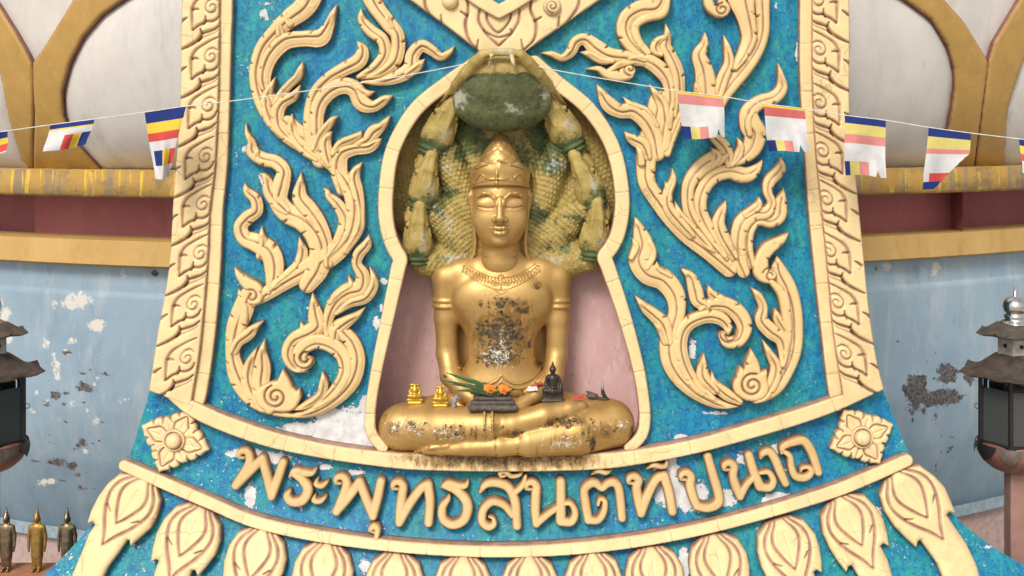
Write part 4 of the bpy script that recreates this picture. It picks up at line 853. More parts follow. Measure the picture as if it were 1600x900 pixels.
# ------------------------------------------------------------------ lotus petals under the lower ledge
tops = [(226, 750, 33, 1.0), (314, 795, 24, 1.0), (410, 829, 15, .98), (511, 851, 9, .97), (619, 867, 5, .95), (724, 871, 2, .93), (827, 871, -1, .93), (926, 867, -4, .95), (1017, 857, -8, .96), (1115, 839, -12, .98), (1218, 813, -18, 1.0), (1312, 780, -26, 1.0), (1400, 741, -36, 1.05)]
where = ['leftmost, at the left edge of the panel', 'second from the left edge', 'third from the left edge, below the first letter', 'fourth from the left edge', 'fifth from the left edge', 'just left of the middle of the row',
         'in the very middle of the row', 'just right of the middle of the row', 'fifth from the right edge', 'fourth from the right edge, beside bare grey plaster', 'third from the right edge', 'second from the right edge', 'rightmost, with a long tail along the panel edge']
for i, (tu, tv, a, k) in enumerate(tops):
    sa, ca = math.sin(R(a)), math.cos(R(a))
    def q(L): return [(tu + k * (1.13 * p[0] * ca - p[1] * sa), tv + k * (1.13 * p[0] * sa + p[1] * ca), *(1.5 * x for x in p[2:])) for p in L]
    if i == 12: tail = [(24, 122), (22, 150), (16, 185), (4, 220), (-16, 262)]; tl = [(-24, 122), (-26, 150), (-34, 185), (-48, 215), (-70, 240)]
    elif i == 0: tail = [(24, 122), (24, 150), (28, 190), (40, 230)]; tl = [(-24, 122), (-20, 150), (-14, 190), (4, 230)]
    else: tail = [(24, 122), (20, 150), (14, 190), (0, 235)]; tl = [(-24, 122), (-20, 150), (-14, 190)]
    rt = [(0, 0), (18, 3), (34, 16), (42, 40), (43, 62), (39, 84), (34, 104), (27, 96), (24, 98)] + tail
    lt = [(-18, 3), (-34, 16), (-42, 40), (-43, 66), (-40, 90), (-35, 112), (-28, 104), (-25, 106)] + tl
    sm = lambda L: [(x, y) for x, y in L]
    poly = q(sm(rt) + sm(lt)[::-1])
    gr = [(q([(-12, 2, 1.2), (-27, 22, 1.8), (-31, 45, 1.7), (-22, 75, 1.8), (-8, 102, 1.8), (0, 122, 1.)]), 5), (q([(12, 2, 1.2), (27, 22, 1.8), (31, 45, 1.7), (22, 75, 1.8), (8, 102, 1.8), (0, 122, 1.)]), 5),
          (q([(-6, 2, 1.), (-16, 20, 1.7), (-18, 38, 1.7), (-10, 62, 1.7), (0, 82, 1.)]), 4.5), (q([(6, 2, 1.), (16, 20, 1.7), (18, 38, 1.7), (10, 62, 1.7), (0, 82, 1.)]), 4.5), (q([(0, 20, .8), (0, 70, .5)]), 1.5, .2),
          (q([(-24, 66, 1.8), (-16, 70, .6)]), 5), (q([(24, 62, 1.8), (17, 68, .6)]), 5)]
    c = panel_surf(*q([(0, 110)])[0][:2], 0)
    poly = [(x + rng.uniform(-1.2, 1.2), y + rng.uniform(-1.2, 1.2)) for x, y in poly]
    o = relief('lotus_petal', M_mould, poly=poly, grooves=gr, H=21, bev=14, wall=.4, step=1.3, loc=tuple(float(x) for x in c))
    tag(o, 'cream lotus petal moulding, ' + where[i], 'petal', 'lotus petals under the lower ledge')

# ------------------------------------------------------------------ gilded materials
def m_gilt():
    n = Nt('gold_paint_statue')
    c = n.mix(n.ramp(n.noise(6, 5), .3, .7), (.44, .265, .085), (.57, .365, .135))
    c = n.mix(n.ramp(n.noise(34, 5, .7, n.stretch((1, 1, .5))), .55, .72, 0, .4), c, (.40, .21, .05))
    s = n.attr('stain'); fl = n.attr('fleck')
    nz = n.noise(42, 7, .75); pres = n.ramp(s, .04, .16)
    run = n.math('MULTIPLY', n.ramp(n.math('ADD', s, n.math('MULTIPLY', n.math('SUBTRACT', n.noise(40, 5, .7, n.stretch((1, 1, .22))), .5), 1.6)), .42, .62), pres)
    c = n.mix(n.math('MULTIPLY', run, .7), c, (.24, .12, .022))
    dk = n.math('MULTIPLY', n.ramp(n.math('ADD', n.math('MULTIPLY', s, .80), n.math('MULTIPLY', n.math('SUBTRACT', nz, .5), 2.5)), .52, .62), pres)
    c = n.mix(dk, c, n.mix(n.ramp(n.noise(90, 3), .4, .65), (.022, .018, .012), (.13, .08, .03)))
    v = n.noise(64, 6, .8, n.stretch((1, 1, 1), (3, 3, 3)))
    sv_ = n.math('MULTIPLY', n.ramp(n.math('ADD', n.math('MULTIPLY', fl, .74), n.math('MULTIPLY', n.math('SUBTRACT', v, .5), 3.2)), .60, .68), n.ramp(fl, .05, .2))
    c = n.mix(sv_, c, n.mix(n.ramp(n.noise(130, 3), .4, .62), (.42, .38, .27), (.72, .70, .62)))
    sp = n.math('MULTIPLY', n.ramp(n.noise(120, 2), .70, .73), n.ramp(n.math('ADD', n.noise(9, 4), n.math('MULTIPLY', n.attr('speck'), .5)), .55, .72))
    c = n.mix(sp, c, (.06, .035, .012))
    n.bump(n.math('ADD', n.math('MULTIPLY', n.noise(120, 4), .5), n.math('ADD', n.math('MULTIPLY', sv_, 1.2), n.math('MULTIPLY', dk, .8))), .35, .003)
    mt = n.ramp(n.math('MAXIMUM', dk, sv_), 0, 1, .58, .1)
    return n.done(c, n.math('ADD', n.ramp(n.math('MAXIMUM', dk, sv_), 0, 1, .36, .55), n.ramp(n.noise(22, 5, .7), .3, .7, 0, .2)), mt, .5)
M_gilt = m_gilt()
def m_crown():
    n = Nt('gold_paint_crown')
    c = n.mix(n.ramp(n.noise(12, 5), .3, .7), (.44, .265, .085), (.56, .355, .13))
    c = n.mix(n.ramp(n.attr('crease'), .1, .9, 0, .7), c, (.30, .14, .03))
    n.bump(n.noise(120, 4), .2, .002); return n.done(c, .42, .6)
M_crown = m_crown()

# ------------------------------------------------------------------ the seated statue: x right, y away, z up from (783, 700), in photo pixels
SY = .06; SK = S * (D + SY) / D
sb = at(783, 700, SY); SB = np.array(sb)
def sw(P): return SB + SK * np.asarray(P, float)
Z_ = lambda v: 700 - v
X_ = lambda u: u - 783
def P4(L):
    o = []
    for (u, v, y, r) in L:      # nearer parts look larger and lower from the raised eye: give them their true place
        k = 1 + y * S / D; o.append(((u - 800) * k + 17, y, 700 - (200 + (v - 200) * k), r * (1 + y * S / D)))
    return o
STAT = (float(sb[0]), float(sb[1]), float(sb[2]) - .02)
buddha = thing('seated_statue', 'large gold painted seated statue in pointed crown with stained chest, inside the niche', 'statue', STAT)

b = Solid((-205, -105, -14), (225, 75, 345), 2.0)
b.ell((2, 20, Z_(474)), (83, 43, 60), 0)                       # chest
b.ell((0, 16, Z_(548)), (54, 41, 62), 28)                       # waist
b.ell((0, 18, Z_(604)), (80, 46, 34), 26); b.ell((0, 58, Z_(560)), (84, 12, 74), 2)                       # hips, gilded back rest                       # hips
b.ell((-33, -4, Z_(462)), (36, 18, 28), 28); b.ell((37, -4, Z_(462)), (36, 18, 28), 28)
b.cap([(1, 20, Z_(428), 34), (1, 14, Z_(360), 27)], 14)         # neck
for s_ in (-1, 1):
    sx = 1 + s_ * 86
    b.cap([(1 + s_ * 22, 22, Z_(418), 22), (1 + s_ * 62, 22, Z_(430), 25), (sx + s_ * 1, 22, Z_(435), 24)], 14)
    b.cap([(sx, 20, Z_(438), 23), (sx + s_ * 2, 22, Z_(500), 18.5), (sx + s_ * 1, 22, Z_(556), 16.5)], 6)
    b.cap([(sx + s_ * 1, 22, Z_(556), 17), (sx - s_ * 6, 2, Z_(588), 16), (sx - s_ * 34, -26, Z_(612), 13)], 5)
    b.cap([(sx - s_ * 34, -26, Z_(612), 13), (1 + s_ * 18, -48, Z_(628), 10)], 4)
    # fingers resting in the lap
    for f in range(4): b.cap([(1 + s_ * 24, -48 - 2 * f, Z_(622) - 3 * f, 4.4), (1 + s_ * 2, -56 - 2 * f, Z_(624) - 4 * f, 4.0), (1 - s_ * (16 - 2 * f), -58 - 2 * f, Z_(627) - 4 * f, 3.2)], 1.2)
    b.cap([(1 + s_ * 24, -44, Z_(616), 4.6), (1 + s_ * 10, -52, Z_(612), 4.2), (1 + s_ * 2, -54, Z_(611), 3.4)], 1.2)
    b.torus((sx + s_ * 1.5, 21, Z_(471)), 19.8, 3.4, 1.); b.torus((sx + s_ * 2, 21, Z_(480)), 19.8, 3.4, 1.)
# thighs and crossed legs
b.cap(P4([(735, 640, 14, 36), (660, 660, -14, 36), (628, 668, -24, 35)]), 12)
b.cap(P4([(835, 640, 14, 36), (920, 656, -12, 36), (952, 660, -22, 36)]), 12)
b.cap(P4([(628, 668, -26, 36), (690, 668, -42, 34), (766, 666, -54, 29)]), 5)
b.cap(P4([(766, 668, -54, 22), (800, 664, -60, 21), (850, 650, -58, 19), (890, 640, -50, 15), (908, 634, -46, 9)]), 5)
b.cap(P4([(954, 662, -26, 37), (900, 676, -46, 34), (826, 690, -62, 24)]), 4)
b.cap(P4([(826, 692, -64, 17), (780, 697, -68, 16), (730, 699, -66, 13), (690, 702, -62, 9), (664, 704, -58, 6)]), 4)
for uu in (757, 768): b.cap(P4([(uu + 5 * math.cos(a) * .0 + (uu - 757) * .1, 667 - 30 * math.sin(a), -54 - 30 * math.cos(a), 2.2) for a in np.linspace(-1.4, 1.4, 10)]), 1.)
for k in range(5): b.cap(P4([(884 + 3 * k, 642 - 4 + k * 2.2, -56 + k * 2, 4.6 - .4 * k), (908 + 1.5 * k, 632 + k * 2.6, -52 + k * 3, 3.6 - .3 * k)]), 1.)
for k in range(5): b.cap(P4([(700, 697 + k * 1.6, -70 + k * 4, 4.), (668 - 6 * k + 4, 700 + k * 1.5, -68 + k * 5, 3.4 - .3 * k)]), 1.)
# cut lines where the pieces of the figure join
b.cap(P4([(653 , 668 - 36 * math.sin(a), -33 - 36 * math.cos(a), 1.3) for a in np.linspace(-.2, 1.3, 8)]), .4, True)
b.cap(P4([(744, 666 - 32 * math.sin(a), -50 - 32 * math.cos(a), 1.2) for a in np.linspace(-1.2, 1.4, 10)]), .4, True)
b.cap(P4([(842 + 3 * math.sin(a), 689 - 27.5 * math.sin(a), -58 - 27.5 * math.cos(a), 1.4) for a in np.linspace(-1.2, 1.2, 10)]), .4, True)
b.cap(P4([(812 + 3 * math.sin(a), 692 - 20 * math.sin(a), -63 - 20 * math.cos(a), 1.4) for a in np.linspace(-1.2, 1.2, 10)]), .4, True)
b.cap(P4([(922 + 5 * math.sin(a), 670 - 36.5 * math.sin(a), -38 - 36.5 * math.cos(a), 1.6) for a in np.linspace(-1.2, 1.3, 10)]), .4, True)
bV, bF = b.mesh()
uu, vv = 783 + bV[:, 0], 700 - bV[:, 2]; fr = bV[:, 1] < 10
stain = blobs(uu, vv, [(785, 520, 54, 50, .95), (790, 470, 46, 14, .80), (815, 478, 20, 14, .85), (752, 470, 7, 12, .8), (778, 552, 44, 20, 1.), (838, 444, 8, 7, 1.), (826, 535, 5, 10, .95), (792, 505, 66, 60, .6), (985, 668, 10, 22, 1.),
                           (921, 672, 6, 24, 1.), (878, 641, 40, 10, .9), (800, 658, 24, 12, .75), (640, 652, 60, 20, .66), (720, 655, 60, 20, .62), (930, 655, 60, 22, .6), (615, 690, 20, 20, .5), (760, 695, 90, 12, .5), (875, 665, 50, 20, .5), (860, 640, 30, 6, .6), (780, 648, 26, 8, .55), (775, 668, 4, 16, .8), (696, 585, 6, 4, .8), (683, 590, 4, 3, .8), (816, 606, 4, 5, .9)]) * fr
flk = blobs(uu, vv, [(780, 552, 32, 20, 1.), (786, 528, 14, 24, .72), (640, 652, 50, 18, .76), (622, 655, 18, 16, .8), (700, 654, 60, 16, .66), (875, 670, 48, 16, .84), (750, 648, 30, 10, .6), (968, 650, 14, 12, .85), (930, 650, 30, 14, .5), (744, 495, 8, 10, .62), (832, 500, 4, 5, .9), (734, 500, 5, 6, .7), (834, 563, 2, 5, 1.)]) * fr
spk = blobs(uu, vv, [(660, 660, 80, 40, 1.), (880, 665, 100, 40, 1.), (790, 690, 90, 14, .9)])
body = link_mesh('body', sw(bV), bF, M_gilt, buddha, STAT, True, None, {'stain': stain, 'fleck': flk, 'speck': spk})

# head
h = Solid((-62, -75, -30), (66, 66, 120), 1.0)
hz = lambda v: 400 - v            # local z of the head block
def H4(L): return [(u - 781.5, y, hz(v), r) for (u, v, y, r) in L]
h.ell((0, 4, hz(314)), (43, 50, 52), 0)
h.ell((0, -4, hz(348)), (41.5, 42, 37), 14)
h.ell((0, -16, hz(371)), (29, 24, 17), 14)
for s_ in (-1, 1):
    h.ell((s_ * 23, -25, hz(345)), (17, 16, 20), 14)             # cheeks
    h.ell((s_ * 21, -34.5, hz(320.5)), (15, 9, 9.5), 8, rot=s_ * .08)      # closed eyelids
    h.cap([(s_ * 5.5, -50, hz(322), 1.5), (s_ * 8, -49.5, hz(311), 2.2), (s_ * 15, -48, hz(304.5), 2.5), (s_ * 25, -44, hz(304), 2.4), (s_ * 33, -37, hz(308.5), 1.7), (s_ * 38, -31.5, hz(313), .8)], 2.4)
    h.cap([(s_ * 8, -43.5, hz(325), 1.3), (s_ * 14, -45.2, hz(327), 1.6), (s_ * 21, -44.6, hz(327.4), 1.7), (s_ * 29, -40.5, hz(325.5), 1.5), (s_ * 37, -33, hz(321), 1.2)], 1., True)
    h.ell((s_ * 7.5, -50, hz(343.5)), (5, 6, 4.6), 3)               # nostril wings
    h.ell((s_ * 4.6, -55, hz(347.6)), (2.4, 2.4, 1.8), .8, True)
    # ears with long lobes
    h.cap([(s_ * 42, 8, hz(302), 4.5), (s_ * 46.5, 8, hz(311), 5), (s_ * 44, 9, hz(330), 3.6), (s_ * 41, 11, hz(355), 3.2), (s_ * 39, 14, hz(385), 3.0), (s_ * 41, 15, hz(402), 2.8), (s_ * 46, 15, hz(412), 2.4)], 1.5)
    h.cap([(s_ * 47.5, -2, hz(312), 2.0), (s_ * 46, -4, hz(326), 1.8)], 1., True)
h.cap([(0, -47, hz(312), 3.4), (0, -53.5, hz(328), 4.2), (0, -58, hz(340), 5.6)], 4)
h.ell((0, -57, hz(342)), (6.5, 6.5, 5.4), 3)
h.cap([(-13, -46, hz(358.5), 1.6), (-6, -51.5, hz(356), 2.9), (0, -52.6, hz(356.6), 2.7), (6, -51.5, hz(356), 2.9), (13, -46, hz(358.5), 1.6)], 2.)
h.cap([(-12, -45.5, hz(360.6), 1.6), (-6, -50, hz(363.8), 3.3), (0, -51, hz(364.6), 3.6), (6, -50, hz(363.8), 3.3), (12, -45.5, hz(360.6), 1.6)], 2.)
h.cap([(-16, -45.5, hz(358.6), 1.2), (-8, -52.5, hz(360), 1.0), (0, -54, hz(360.2), 1.), (8, -52.5, hz(360), 1.0), (16, -45.5, hz(358.6), 1.2)], .6, True)
h.ell((0, -36, hz(378)), (11, 8, 7), 6)                              # chin
h.cap([(0, 12, hz(376), 27), (0, 16, hz(412), 31)], 6)               # neck
for q_ in (394, 405): h.cap([(28 * math.sin(a), 13 - 29.5 * math.cos(a), hz(q_) - 2 * math.cos(a), 1.) for a in np.linspace(-1.3, 1.3, 12)], .8, True)
hV, hF = h.mesh()
HO = np.array([781.5 - 783, 0, 300.])
HY = -6.
M_head = M_gilt
head = link_mesh('head', sw(hV + HO + [0, HY, 5]), hF, M_head, buddha, STAT, True)

# crown: flared band with raised points, and the latticed cone above it
ns = 96; rows = []
cv = [(-1.5, 290, 44), (-.2, 290, 46.5), (.2, 288, 48), (.3, 283, 47.6), (.6, 270, 49.5), (1, 257, 51.5), (1.1, 256, 48)]
V = []; F = []
for k, (t, v, r) in enumerate(cv):
    for i in range(ns):
        a = 2 * math.pi * i / ns; c_, s_ = math.cos(a), math.sin(a)
        front = max(0, -s_)
        pk = 9 * math.exp(-((c_) / .13) ** 2) * (s_ < 0) + 5 * math.exp(-((c_ + .62) / .15) ** 2) + 5 * math.exp(-((c_ - .62) / .15) ** 2) - 30 * max(0, abs(c_) - .55) ** 1.2 + 2
        dz = (pk if t >= .9 else pk * .55 if t > .5 else 0) + 8 * front * (t < .35) * 1.
        rr = r + (2.2 if t in (.2,) else 0)
        V.append((c_ * rr * .94, s_ * rr * 1.06 + 3, hz(v) + dz * .8 - (4 if t < .35 else 0)))
for k in range(len(cv) - 1):
    for i in range(ns): F.append([k * ns + i, k * ns + (i + 1) % ns, (k + 1) * ns + (i + 1) % ns, (k + 1) * ns + i])
V = np.array(V)
crown = link_mesh('crown', sw(V + HO + [0, HY, 0]), F, M_crown, buddha, STAT, True)
pr = [(262, 34, 0), (254, 33, .1), (245, 29.5, .2), (235, 24, .3), (226, 18, .5), (217, 11, .7), (210, 6, .85), (205, 2.6, .95), (203, .2, 1)]
pr = spline([(p[1] * 1., p[0]) for p in pr], 1.4); n2 = 72; V = []; F = []; cr = []
for k, (r, v) in enumerate(pr):
    for i in range(n2):
        a = 2 * math.pi * i / n2; g1 = math.cos(a * 9 + (v - 207) * .42); g2 = math.cos(a * 9 - (v - 207) * .42)
        gg = max(math.exp(-((1 - g1) / .12)), math.exp(-((1 - g2) / .12))); q = r - 1.1 * gg * min(1, r / 12)
        V.append((q * math.cos(a), q * math.sin(a) + 4, hz(v))); cr.append(gg * .8)
for k in range(len(pr) - 1):
    for i in range(n2): F.append([k * n2 + i, (k + 1) * n2 + i, (k + 1) * n2 + (i + 1) % n2, k * n2 + (i + 1) % n2])
F.append([(len(pr) - 1) * n2 + i for i in range(n2)])
link_mesh('crown_cone', sw(np.array(V) + HO + [0, HY, 0]), F, M_crown, crown, STAT, True, None, {'crease': cr})

def on_front(bvh, u, v, off=0.):
    """point on the statue's front at photo pixel (u,v), in statue pixels"""
    hit = bvh.ray_cast(Vector((u - 783, -300, 700 - v)), Vector((0, 1, 0)))
    return (u - 783, (hit[0].y if hit[0] else 0) - off, 700 - v)
def bvh_of(V, F): return BVHTree.FromPolygons([tuple(map(float, p)) for p in V], F)
bb = bvh_of(bV, bF)
cvv = np.array(crown.data.vertices and [v.co[:] for v in crown.data.vertices]); cb = bvh_of((cvv + np.array(STAT) - SB) / SK, [list(p.vertices) for p in crown.data.polygons])
def wires(name, lines, bvh, mat, r=1.5, off=.2, parent=buddha):
    Vs = []; Fs = []
    for L in lines:
        L = L if len(L[0]) == 3 else [(*p, r) for p in L]
        P = spline(L, 2.); pts = [on_front(bvh, p[0], p[1], off) for p in P]; o = tube('t', sw(pts), [p[2] * SK for p in P], mat, None, (0, 0, 0), 6)
        n_ = len(Vs); Vs += [v.co[:] for v in o.data.vertices]; Fs += [[n_ + i for i in p.vertices] for p in o.data.polygons]; bpy.data.objects.remove(o)
    return link_mesh(name, Vs, Fs, mat, parent, STAT)
wires('sash', [[(716, 574), (722, 580), (740, 590), (760, 595), (776, 589), (783, 581), (790, 587), (806, 594), (824, 591), (840, 583), (848, 574)], [(714, 582), (724, 588), (742, 597), (762, 602), (776, 597), (783, 590), (791, 595), (808, 601), (826, 598), (842, 590), (851, 581)]], bb, M_crown, 2.2)
nk = []
for k in range(3):
    q = k * 7.; nk.append([(729 - q * .4, 412 + q * .3), (742, 420 + q), (760, 428 + q * 1.1), (783, 431 + q * 1.3), (806, 428 + q * 1.1), (824, 420 + q), (837 + q * .4, 412 + q * .3)])
nk.append([(722, 421), (738, 433), (756, 441), (770, 447), (783, 455), (796, 447), (810, 441), (828, 433), (844, 421)])
for k in range(25):
    t = k / 24 * 2 - 1; x = 783 + 58 * t; y0 = 432 - 17 * t * t; nk.append([(x, y0, 1.2), (x + 1.5 * t, y0 + 5, 2.), (x + 2.5 * t, y0 + 10, 1.)])
nk += [[(783, 426, 1.2), (783, 433, 2.2), (783, 449, 1.4)], [(771, 436, 1.2), (783, 438, 2.2), (795, 436, 1.2)], [(771, 436), (768, 440), (773, 443), (783, 440)], [(795, 436), (798, 440), (793, 443), (783, 440)], [(783, 426), (779, 429), (783, 433), (787, 429), (783, 426)]]
wires('necklace', nk, bb, M_crown, 1.2, .1)
wires('crown_emblem', [[(777, 262, .8), (777, 270, 3.4), (777, 277, 2)], [(777, 277, 2), (777, 284, 3.2), (777, 291, .8)], [(760, 277, .6), (768, 277.5, 3), (776, 277, 2)], [(778, 277, 2), (786, 277.5, 3), (795, 277, .6)], [(776, 277, 4), (779, 277, 4)],
                       [(744, 262), (756, 257), (766, 254), (774, 250), (782, 250), (792, 254), (804, 257), (818, 262)], [(741, 286), (756, 281), (777, 279), (800, 281), (822, 286)], [(745, 280), (752, 270), (760, 276), (755, 282)], [(818, 280), (811, 270), (803, 276), (808, 282)]], cb, M_crown, 1.3, .3, crown)

# ------------------------------------------------------------------ the seven headed serpent hood behind it
def m_hood():
    n = Nt('weathered_green_gilt')
    g_ = n.mix(n.ramp(n.noise(16, 5), .3, .7), (.30, .22, .055), (.47, .35, .115))
    gr_ = n.mix(n.ramp(n.noise(18, 5, .6, n.stretch((1, 1, 1), (3, 1, 5))), .35, .65), (.04, .065, .02), (.11, .135, .045))
    a = n.math('ADD', n.attr('green'), n.math('MULTIPLY', n.math('SUBTRACT', n.noise(13, 8, .75), .5), 2.2))
    c = n.mix(n.ramp(a, .38, .62), g_, gr_)
    c = n.mix(n.ramp(n.noise(70, 3), .60, .72, 0, .5), c, (.10, .085, .02))
    dm = n.math('MULTIPLY', n.attr('dark_tone'), n.ramp(n.math('ADD', n.math('MULTIPLY', n.attr('dark_tone'), .6), n.math('SUBTRACT', n.noise(15, 8, .78), .5)), .36, .66))  # turns the gilt a darker mottled olive and grey
    dark_tone = n.mix(n.ramp(n.noise(26, 6, .75), .35, .68), (.035, .045, .014), (.16, .165, .065))
    dark_tone = n.mix(n.ramp(n.noise(46, 6, .8, n.stretch((1, 1, 1), (2, 5, 2))), .56, .70, 0, .75), dark_tone, (.26, .26, .22))
    c = n.mix(dm, c, dark_tone)
    gw = n.math('ADD', n.attr('white'), n.math('MULTIPLY', n.math('SUBTRACT', n.noise(30, 7, .75, n.stretch((1, 1, 1), (9, 1, 5))), .5), 1.7))
    c = n.mix(n.math('MULTIPLY', n.ramp(gw, .48, .66, 0, .8), n.ramp(n.attr('white'), .03, .15)), c, (.42, .42, .34))
    n.bump(n.math('ADD', n.noise(48, 6, .7), n.math('MULTIPLY', n.noise(160, 3), .5)), .7, .006)
    return n.done(c, .58, .12, .4)
M_hood = m_hood()
NLOC = tuple(float(x) for x in at(783, 425, .13))
naga = thing('serpent_hood', 'seven headed serpent hood in weathered green and gold paint spread behind the statue', 'hood', NLOC)
heads = [('L', 682, 196, .24, 1.08, 24), ('L', 660, 287, .22, .98, 9), ('L', 650, 370, .22, .98, 1), ('R', 886, 192, .24, 1.08, -28), ('R', 925, 286, .22, .98, -20), ('R', 931, 364, .22, .98, 7)]
HB = .13; kk = S * (D + HB) / D
ux = lambda u: (u - 783) * S / kk; vz = lambda v: (425 - v) * S / kk
def HW(P): return np.array(NLOC) + kk * np.asarray(P, float)
n = Solid((-214, -80, -18), (214, 60, 350), 2.0)
n.ell((2, 24, vz(282)), (192, 22, 148), 0); n.ell((0, 28, vz(190)), (136, 24, 122), 20)
n.ell((4, 30, vz(190)), (80, 30, 90), 20)
spine = {}
for (sd_, hu, hv, Y, k, a) in heads:
    s_ = -1 if sd_ == 'L' else 1
    n.cap([(s_ * 12, 24, vz(440), 30), (ux(783 + (hu - 783) * .55), 12, vz(hv + (425 - hv) * .42 + 26), 30), (ux(hu - s_ * 10), 2, vz(hv + 34), 24), (ux(hu), 0, vz(hv + 10), 18)], 9)
n.cap([(0, 30, vz(430), 36), (0, 28, vz(300), 34), (2, 26, vz(190), 28)], 10)
nV, nF = n.mesh()
# overlapping scales pressed into the necks, running up and outwards from the base
wu, wv = nV[:, 0], nV[:, 2]
rad_ = np.hypot(wu, wv + 40); ang = np.arctan2(wu, wv + 40)
rad_ = rad_ + 2.0 * np.sin(wu * .07 + wv * .03); rowk = rad_ / 7.; rowi = np.floor(rowk); cell = ang * 31 + .2 * np.sin(wv * .05 + wu * .06) + .5 * (rowi % 2)
fx = cell - np.floor(cell) - .5; fy = rowk - rowi
sc_ = np.clip(1 - np.hypot(fx * 1.7, fy * .9), 0, 1) * (.65 + .6 * np.modf(np.abs(np.sin(np.floor(cell) * 12.99 + rowi * 78.2) * 43758.5))[0])
nV = nV.copy(); msk = np.clip((np.abs(wu) - 20) / 30, 0, 1) * (wv < 240)
nV[:, 1] -= 4.0 * sc_ * msk
pu_, pv_ = 783 + wu, 425 - wv
grn = blobs(pu_, pv_, [(785, 235, 130, 40, .7), (860, 255, 20, 20, .9), (720, 240, 20, 16, .8), (730, 200, 50, 40, .8), (850, 225, 40, 40, .85), (840, 330, 50, 60, .5), (690, 300, 40, 60, .5), (905, 340, 40, 60, .5), (700, 380, 70, 50, .42), (870, 390, 70, 50, .42)])
wht = blobs(pu_, pv_, [(675, 305, 26, 30, .6), (870, 260, 40, 26, .62), (720, 405, 50, 16, .7), (850, 405, 50, 16, .6), (905, 300, 20, 20, .6), (740, 300, 30, 40, .4), (690, 345, 40, 40, .55), (885, 375, 40, 30, .5), (700, 260, 20, 40, .5)])
link_mesh('hood', HW(nV), nF, M_hood, naga, NLOC, True, None, {'green': grn, 'white': wht})
# one side head, looking up and out with its jaw shut
q = Solid((-46, -60, -46), (46, 40, 96), 1.4)
q.ell((0, 0, 0), (25, 21, 27), 0)
q.cap([(0, -4, 14, 19), (2, -9, 42, 13), (4, -11, 64, 8.5), (5, -10, 72, 6)], 9)
for s_ in (-1, 1):
    q.cap([(s_ * 9, -19, 16, 3), (1 + s_ * 7, -21, 38, 3.4), (4 + s_ * 4.5, -18, 62, 2.8), (5 + s_ * 2, -14, 74, 2.)], 3.)
    q.cap([(s_ * 15, -12, 34, 4.2)], 3.); q.cap([(s_ * 19, -8, 28, 2), (s_ * 21, -4, 16, 2), (s_ * 18, -8, 8, 1.4)], 2.)
q.cap([(-1, -26, 14, 2.), (1, -27, 38, 2.6), (4, -23, 66, 1.6)], 1., True)
for k_ in range(4): q.cap([(-17 + 2 * k_, 2, 40 + 6 * k_, 5), (-22 + 4 * k_, 8, 52 + 8 * k_, 1.4)], 4.)
for zz_, rr in ((-22, 19), (-29, 17)): q.torus((0, 4, zz_), rr, 3., 2.)
qV, qF = q.mesh()
def add_head(hu, hv, Y, k, a, mir):
    P = qV * [mir, 1, 1] * k * .98; ca, sa = math.cos(R(a)), math.sin(R(a))
    P = np.stack([P[:, 0] * ca + P[:, 2] * sa, P[:, 1] * .9 - 7, -P[:, 0] * sa + P[:, 2] * ca], 1)
    W = HW(P + [ux(hu), -12, vz(hv + 10)])
    gz = np.clip(.95 - (qV[:, 2] + 26) / 46, 0, 1) * .95; wz = np.exp(-((qV[:, 0] * mir - 10) / 14) ** 2 - ((qV[:, 2] - 8) / 26) ** 2) * .6
    xs_ = qV[:, 0]; zs_ = qV[:, 2]; front = qV[:, 1] < -6
    lx = -1 + 5 * np.clip((zs_ - 14) / 52, 0, 1); dk_ = .75 * np.exp(-((xs_ - lx) / 2.4) ** 2) * ((zs_ > 20) & (zs_ < 60) & front)  # darker colour along the mouth slit, round the eyes and low on the bulb
    for s_ in (-1, 1): dk_ = np.maximum(dk_, .9 * np.exp(-((np.hypot(xs_ - s_ * 15.5, zs_ - 34) - 3.) / 1.5) ** 2))
    dk_ = np.maximum(dk_, .55 * np.exp(-((zs_ + 16) / 5) ** 2))
    return link_mesh('head', W, [f[::-1] for f in qF] if mir < 0 else qF, M_hood, naga, NLOC, True, None, {'green': gz, 'white': wz, 'dark_tone': dk_})
for (sd_, hu, hv, Y, k, a) in heads: add_head(hu, hv, Y, k, a, -1 if sd_ == 'R' else 1)
# middle head arching out over the crown, seen from the throat, mouth open upwards
mh = Solid((-120, -215, 150), (124, 40, 370), 2.0)
mz = lambda v: vz(v) + 5
mh.cap([(2, 26, mz(195), 26), (2, -14, mz(156), 32), (2, -42, mz(148), 38)], 0)
mh.ell((2, -50, mz(158)), (75, 32, 46), 8)
mh.ell((2, -66, mz(132)), (60, 26, 30), 14); mh.ell((2, -78, mz(110)), (44, 18, 20), 10)
for s_ in (-1, 1):
    pass
    mh.cap([(2 + s_ * 78, -44, mz(142), 5), (2 + s_ * 70, -58, mz(131), 7.5), (2 + s_ * 54, -80, mz(114), 9), (2 + s_ * 39, -92, mz(98), 9), (2 + s_ * 28, -99, mz(88), 8), (2 + s_ * 14, -102, mz(84), 6.5), (2, -102, mz(84), 6)], 2)
    pass
    for k_ in range(3): mh.cap([(2 + s_ * (72 + 7 * k_), -52 + 8 * k_, mz(132 + 7 * k_), 3.2), (2 + s_ * (84 + 7 * k_), -36 + 8 * k_, mz(146 + 8 * k_), 2.6)], 2.)
    pass
mh.cap([(2 - 20, -104, mz(96), 6), (2 + 20, -104, mz(96), 6)], 2., True)
mV, mF = mh.mesh()
mu, mvv = 783 + mV[:, 0], 425 - mV[:, 2]
